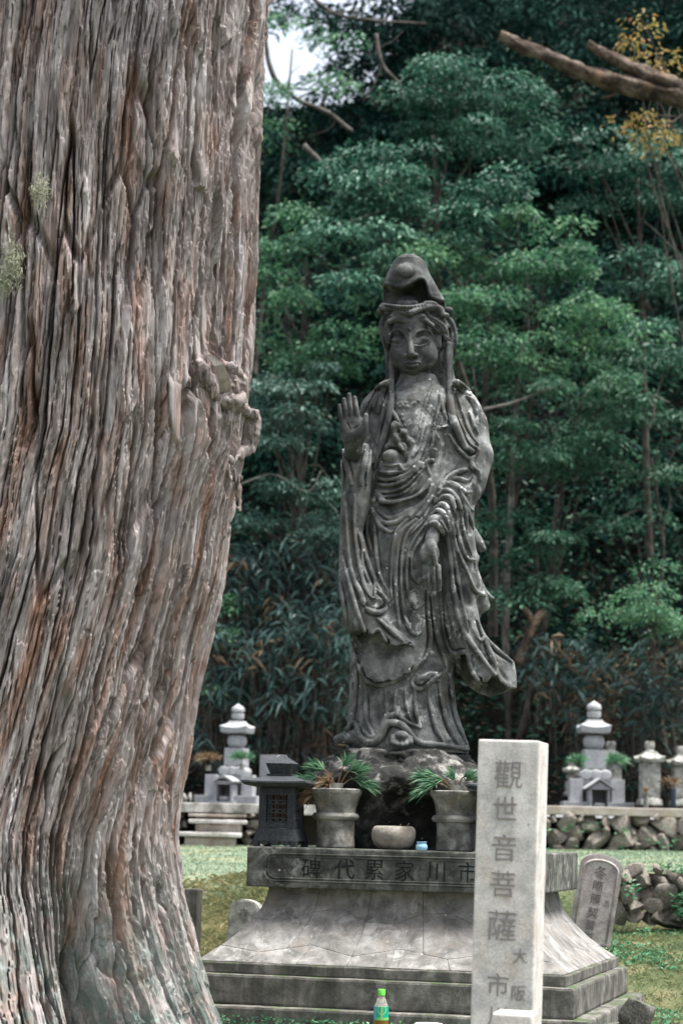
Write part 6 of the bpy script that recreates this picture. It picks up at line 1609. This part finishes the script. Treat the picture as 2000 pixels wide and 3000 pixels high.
tree('leafy_tree', 'leafy green tree between the cedar trunk and the statue head', base_at(860, 24.0), [(830, 640, 110, 80, 24.0, .4), (780, 720, 90, 60, 23.8, .4), (960, 880, 170, 60, 23.3, .5), (800, 990, 130, 60, 23.4, .4), (930, 1020, 170, 60, 23.0, .5), (1060, 960, 110, 60, 23.0, .4), (760, 800, 80, 40, 23.4, .3)], 'bright', .075, .030, .30, 190, seed=15, trunk_r=.055, gaps=.2, cone=.45)
tree('pale_shrub_tree', 'pale-leaved small tree left of the raised hand', base_at(820, 22.9), [(760, 1130, 80, 60, 22.7, .3), (830, 1210, 130, 60, 22.6, .4), (900, 1110, 130, 60, 22.8, .4), (780, 1310, 100, 60, 22.5, .3), (930, 1290, 90, 60, 22.4, .3), (830, 1420, 120, 40, 22.4, .3), (950, 1440, 70, 50, 22.4, .3)], 'shrub', .07, .03, .26, 170, seed=16, trunk_r=.035, gaps=.12)
tree('green_shrub', 'bright green shrub peeping out beside the cedar trunk', base_at(640, 22.6), [(640, 1880, 40, 50, 22.3, .2), (620, 2010, 50, 25, 22.2, .2), (650, 1760, 35, 40, 22.3, .2)], 'bright', .06, .026, .17, 110, seed=17, trunk_r=.02, gaps=0, cat='shrub', group='shrubs on the hillside')
tree('low_maple', 'low bright green maple spray at the lower right', base_at(1960, 22.5), [(1780, 1660, 90, 30, 22.0, .3), (1880, 1700, 120, 40, 21.9, .3), (1850, 1790, 140, 40, 21.9, .3), (1960, 1800, 110, 60, 21.9, .3), (1960, 1640, 80, 60, 22.1, .3)], 'bright', .055, .022, .24, 230, seed=18, trunk_r=.03, gaps=.1, cone=.5)
tree('drooping_maple', 'drooping green maple behind the long stone sleeve', base_at(1500, 22.9), [(1560, 1700, 150, 60, 22.5, .4), (1480, 1610, 100, 50, 22.5, .3), (1650, 1780, 130, 50, 22.3, .3), (1420, 1480, 70, 90, 22.6, .3), (1560, 1580, 120, 60, 22.6, .4)], 'mid', .07, .027, .27, 190, seed=19, trunk_r=.035, gaps=.12)
tree('back_shrub', 'shady shrub behind the statue waist on the left', base_at(960, 22.9), [(960, 1560, 90, 60, 22.7, .3), (880, 1530, 120, 40, 22.8, .3), (720, 1500, 80, 60, 22.7, .3)], 'shrub', .065, .026, .24, 140, seed=20, trunk_r=.025, gaps=.05, cat='shrub', group='shrubs on the hillside')
tree('right_shrub', 'shady shrub at the right edge above the low maple', base_at(1960, 23.2), [(1950, 1380, 120, 90, 23.0, .4), (1830, 1480, 110, 60, 22.9, .4), (1980, 1240, 90, 60, 23.2, .4)], 'mid', .07, .027, .27, 150, seed=21, trunk_r=.03, gaps=.05, cat='shrub', group='shrubs on the hillside')
tree('autumn_tree', 'sparse tree with yellow and orange autumn leaves at the top right', base_at(2050, 22.6), [(1880, 70, 110, 60, 22.2, .4), (1900, 170, 110, 60, 22.2, .4), (1870, 330, 70, 40, 22.2, .3), (1920, 420, 60, 60, 22.2, .3)], 'autumn', .075, .03, .26, 46, seed=22, trunk_r=.05, dens=.7, trunk_to=at(2050, 60, 22.4), branch=M_BRANCH)
tree('upper_left_tree', 'light green leaves around the sky gap at the upper left', base_at(700, 26.5), [(840, 55, 130, 45, 26.0, .4), (960, 100, 70, 50, 26.0, .3), (790, 250, 60, 35, 26.0, .2), (790, 400, 60, 70, 26.0, .3), (900, 230, 110, 40, 27, .4)], 'bright', .08, .03, .28, 80, seed=23, trunk_r=.03, dens=1.0, limbs=False)
# --- bare dark boughs in the upper left, broken trunk at the upper right, sticks
def bough(name, label, pts, Y, r0, r1, mat, parts=(), cat='branch', group='bare boughs and fallen branches', seg=9, noise=.25):
    Q = catmull([at(a, b, Y + (c if len(q) > 2 else 0)) for q in pts for a, b, c in [tuple(q) + (0,) * (3 - len(q))]], 7)
    r = empty(name, Q[0]); tag(r, label, cat, group); inv = Matrix.Translation(-Vector(r.location))
    b = Bag(); b.tube(Q, np.linspace(r0, r1, len(Q)), seg, noise); o = link('limb', b.mesh('limb'), mat, r); o.matrix_parent_inverse = inv
    for pp, a0, a1 in parts:
        q = catmull([at(x, y, Y) for x, y in pp], 6); b = Bag(); b.tube(q, np.linspace(a0, a1, len(q)), seg, noise)
        o = link('side_branch', b.mesh('side_branch'), mat, r); o.matrix_parent_inverse = inv
bough('bare_bough', 'long dark bare bough curving below the sky gap', [(770, 90), (800, 220), (870, 290), (960, 330), (1030, 385)], 27.5, .035, .030, M_BRANCH, [([(870, 290), (930, 260), (1010, 230)], .014, .006), ([(800, 220), (790, 300), (770, 380)], .012, .006), ([(930, 318), (960, 290), (990, 285)], .009, .004), ([(840, 265), (850, 220), (880, 190)], .009, .004), ([(985, 350), (960, 380), (900, 400)], .009, .004)])
bough('bare_bough', 'dark bare bough hanging down left of the oak top', [(1100, 100), (1120, 190), (1170, 250), (1185, 320)], 26.5, .028, .020, M_BRANCH, [([(1120, 190), (1090, 260), (1060, 300)], .010, .005), ([(1165, 245), (1210, 270), (1250, 275)], .010, .005), ([(1108, 140), (1150, 120), (1180, 90)], .009, .004)])
bough('bare_bough', 'thin dark bough crossing the top of the view', [(900, -20), (980, 40), (1100, 60), (1250, 70)], 28, .03, .015, M_BRANCH, [([(980, 40), (1060, 20), (1120, -30)], .012, .006)])
bough('pale_stub', 'short pale broken branch in the shade at the upper left', [(890, 425), (925, 460), (962, 495)], 27, .035, .03, M_PALEB)
M_LOG = stone_mat('dead_wood', (.022, .016, .012), (.07, .05, .036), (.20, .155, .115), 5, spots=(.36, .31, .26), spot_amt=.35, brown=(.22, .13, .07), bump=.9, bdist=.02)
bough('broken_trunk', 'thick broken dead trunk leaning in from the upper right edge', [(1462, 105), (1560, 150), (1680, 200), (1800, 240), (2060, 300)], 21.6, .052, .10, M_LOG, [([(1720, 128), (1790, 170), (1880, 215), (2060, 285)], .045, .09), ([(1560, 152), (1548, 128), (1552, 110)], .022, .010), ([(1640, 186), (1655, 212), (1690, 232)], .020, .008), ([(1830, 245), (1800, 275), (1760, 290)], .022, .006), ([(1790, 168), (1800, 140), (1830, 118)], .018, .006)], noise=.6, seg=16)
bough('forked_stick', 'tan forked fallen stick leaning beside the end of the stone sleeve', [(1515, 1945), (1545, 1870), (1570, 1820), (1592, 1790)], 22.2, .05, .04, M_LOG, [([(1570, 1835), (1545, 1800), (1530, 1780)], .045, .03)])
for i, (pp, r0, lab) in enumerate((([(1480, 1950), (1485, 1700), (1500, 1400), (1515, 1150), (1530, 1000)], .038, 'slim grey tree stem behind the stone sleeve'), ([(1415, 1250), (1425, 1050), (1432, 900), (1450, 800)], .036, 'slim dark stem right of the statue head'), ([(1395, 1560), (1398, 1400)], .03, 'short grey stem behind the statue elbow'), ([(1415, 1200), (1500, 1180), (1580, 1150), (1640, 1130)], .018, 'thin grey branch reaching right from behind the stone shoulder'), ([(1900, 1260), (1915, 1200), (1910, 1160), (1960, 1180)], .012, 'thin crooked twig in the shade at the right'), ([(1760, 2080), (1730, 2140), (1700, 2180)], .014, 'thin dead twig above the right grave tower'), ([(600, 2120), (680, 2080), (760, 2050)], .010, 'thin dead twig above the left grave tower'), ([(700, 1420), (800, 1390), (900, 1440), (940, 1380)], .010, 'thin pale twigs left of the raised sleeve'), ([(1620, 2020), (1660, 2100), (1690, 2160)], .012, 'thin hanging vine above the pale pillar'), ([(1880, 2100), (1920, 2000), (1990, 1940)], .016, 'dead branch leaning at the right edge above the tombs'))):
    bough('slim_stem', lab, pp, 23.35 if i < 3 else 22.35, r0, r0 * .6, M_PALEB if i in (0, 3, 7) else M_BRANCH, seg=8, group='slim stems and twigs')
# --- bamboo grass on the lower slope
def bamboo(label, region, n, Y, seed, L=.17, W=.030, dead=.10, kind='bamboo', hgt=(.5, 1.1)):
    rng = np.random.default_rng(seed); x0, x1, y0, y1 = region
    c = at((x0 + x1) / 2, y1, Y); r = empty('bamboo_grass', (c[0], Y, float(ground_z(np.array([c[0]]), np.array([Y]))[0]))); tag(r, label, 'bamboo grass', 'clumps of bamboo grass')
    inv = Matrix.Translation(-Vector(r.location)); stems = Bag(); lf = Bag(); dl = Bag()
    for i in range(n):
        tip = at(rng.uniform(x0, x1), rng.uniform(y0, y1), Y + rng.uniform(-.35, .45)); h = rng.uniform(*hgt)
        b = tip + np.array([rng.normal() * .10, rng.normal() * .08, -h]); q = catmull([b, (b + tip) / 2 + rng.normal(size=3) * .03, tip], 4)
        stems.tube(q, np.linspace(.004, .002, len(q)), 3)
        k = rng.integers(5, 9); a = rng.uniform(0, 2 * np.pi, k)
        P = tip + rng.normal(size=(k, 3)) * .05; d = np.stack([np.cos(a), np.sin(a) - .2, rng.uniform(-1.1, .35, k)], 1); nrm = np.array([0, -.5, 1.0]) + rng.normal(size=(k, 3)) * .4
        V, T = leaf_geo(P, d, nrm, L * rng.uniform(.6, 1.3, k), W * rng.uniform(.7, 1.2, k), .12, .30)
        tint = np.repeat(np.clip(rng.normal(.5, .27, k), 0, 1), 4)
        (dl if rng.uniform() < dead else lf).add(V, None, T, tint)
    o = link('stems', stems.mesh('stems'), M_BRANCH, r); o.matrix_parent_inverse = inv; o['kind'] = 'stuff'
    o = link('leaves', lf.mesh('leaves', False, 'tint'), M_LEAF[kind], r); o.matrix_parent_inverse = inv; o['kind'] = 'stuff'
    if dl.n: o = link('dry_leaves', dl.mesh('dry_leaves', False, 'tint'), M_LEAF['dead'], r); o.matrix_parent_inverse = inv; o['kind'] = 'stuff'
bamboo('tall bamboo grass beside the cedar trunk at mid height', (620, 800, 1600, 1900), 150, 22.7, 1)
bamboo('tall bamboo grass between the cedar and the raised sleeve', (780, 1010, 1580, 1800), 170, 22.7, 2)
bamboo('dense bamboo grass left of the statue skirt', (800, 1020, 1780, 2080), 190, 22.35, 3)
bamboo('dense bamboo grass above the left grave tower', (600, 820, 1850, 2060), 150, 22.35, 4)
bamboo('sparse bamboo grass behind the left grave tower', (560, 960, 2060, 2230), 60, 22.45, 5, dead=.3, hgt=(.2, .5))
bamboo('sparse bamboo grass right of the stone sleeve', (1530, 1760, 1860, 2020), 60, 22.4, 6, dead=.25)
bamboo('dark bamboo grass above the right grave tower', (1640, 1900, 1900, 2120), 60, 22.4, 7, dead=.3)
bamboo('bamboo grass at the right edge below the low maple', (1850, 2020, 1860, 2140), 60, 22.4, 8, dead=.2)
# --- litter, ivy and ground cover that nobody could count
def scatter(name, label, cat, n, fn, kind, L, W, seed, up=.8, droop=.1, tilt=.5):
    rng = np.random.default_rng(seed); P = fn(rng, n); n = len(P); a = rng.uniform(0, 2 * np.pi, n)
    d = np.stack([np.cos(a), np.sin(a), rng.uniform(-.1, up, n)], 1); nrm = np.array([0, 0, 1.0]) + rng.normal(size=(n, 3)) * tilt
    V, T = leaf_geo(P, d, nrm, L * rng.uniform(.5, 1.4, n), W * rng.uniform(.6, 1.3, n), .15, droop)
    b = Bag(); b.add(V, None, T, np.repeat(np.clip(.5 + .3 * 2 * perlin(P[:, 0] * 1.5, P[:, 1] * 1.5, seed) + rng.normal(size=n) * .2, 0, 1), 4))
    o = link(name, b.mesh(name, False, 'tint'), M_LEAF[kind]); tag(o, label, cat, kind='stuff'); return o
def on_ground(x0, x1, y0, y1, lift=0.0, mask=None):
    def f(rng, n):
        x = rng.uniform(x0, x1, n); y = rng.uniform(y0, y1, n)
        if mask is not None:
            k = mask(x, y); x, y = x[k], y[k]
        return np.stack([x, y, ground_z(x, y) + lift], 1)
    return f
nopd = lambda x, y: ~((np.abs((x - PC[0]) * PU[0] + (y - PC[1]) * PU[1]) < .95) & (np.abs((x - PC[0]) * PV[0] + (y - PC[1]) * PV[1]) < .95))
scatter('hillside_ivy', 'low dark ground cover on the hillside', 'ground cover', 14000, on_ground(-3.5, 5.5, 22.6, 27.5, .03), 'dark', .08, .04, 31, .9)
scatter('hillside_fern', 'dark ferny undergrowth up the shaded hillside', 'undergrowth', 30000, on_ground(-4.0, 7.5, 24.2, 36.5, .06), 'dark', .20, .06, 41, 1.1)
scatter('hillside_leaves', 'loose green undergrowth up the shaded hillside', 'undergrowth', 22000, on_ground(-4.0, 7.0, 23.2, 33.0, .12), 'mid', .10, .045, 42, 1.1)
scatter('leaf_litter', 'brown leaf litter on the dark slope', 'leaf litter', 9000, on_ground(-3.5, 5, 22.3, 25.0, .015), 'dead', .06, .025, 32, .35)
scatter('meadow_grass', 'short dry grass around the pedestal', 'grass', 42000, on_ground(-1.6, 3.2, 9.2, 13.5, 0, nopd), 'grass', .045, .005, 33, 2.2, .15)
scatter('meadow_weeds', 'green weeds among the dry grass', 'weeds', 12000, on_ground(.8, 3.2, 9.4, 13.4, .008, lambda x, y: nopd(x, y) & (perlin(x * 1.6, y * 1.3, 4.4) > -.12)), 'ground', .035, .018, 34, .9)
scatter('moss_carpet', 'pale green moss on the terrace', 'moss', 36000, on_ground(-1.8, 4.2, 13.5, 19.4, 0), 'moss', .022, .008, 35, 1.6)
scatter('bank_plants', 'small leafy plants over the low bank wall', 'weeds', 4200, lambda rng, n: np.stack([rng.uniform(1.75, 3.2, n), rng.uniform(13.12, 13.36, n), rng.uniform(.42, .80, n)], 1)[lambda q: perlin(q[:, 0] * 4, q[:, 2] * 5, 2.0) > .0] if False else (lambda q: q[perlin(q[:, 0] * 3.5, q[:, 2] * 5, 2.0) > .02])(np.stack([rng.uniform(1.75, 3.2, n), rng.uniform(13.06, 13.22, n), rng.uniform(.40, .84, n)], 1)), 'ground', .042, .024, 36, .6)
scatter('bank_grass', 'dry tufts on the left bank edge', 'grass', 15000, on_ground(-1.6, -.1, 10.8, 13.9, 0, nopd), 'drygrass', .075, .006, 37, 1.8, .35)
scatter('wall_plants', 'small bright plants in the joints of the retaining wall', 'weeds', 260, lambda rng, n: (lambda q: q[perlin(q[:, 0] * 5, q[:, 2] * 9, 7.0) > .10])(np.stack([rng.uniform(1.7, 3.4, n), rng.uniform(19.42, 19.5, n), rng.uniform(.85, 1.12, n)], 1)), 'ground', .05, .03, 38, .5)
scatter('footing_weeds', 'small weeds and moss tufts along the pedestal footing', 'weeds', 900, lambda rng, n: (lambda u: np.stack([PC[0] + u * PU[0] - rng.uniform(.955, 1.03, n) * PV[0], PC[1] + u * PU[1] - rng.uniform(.955, 1.03, n) * PV[1], np.full(n, .12) + rng.uniform(0, .06, n)], 1))(rng.uniform(-1, 1, n)), 'ground', .03, .012, 39, 1.0)
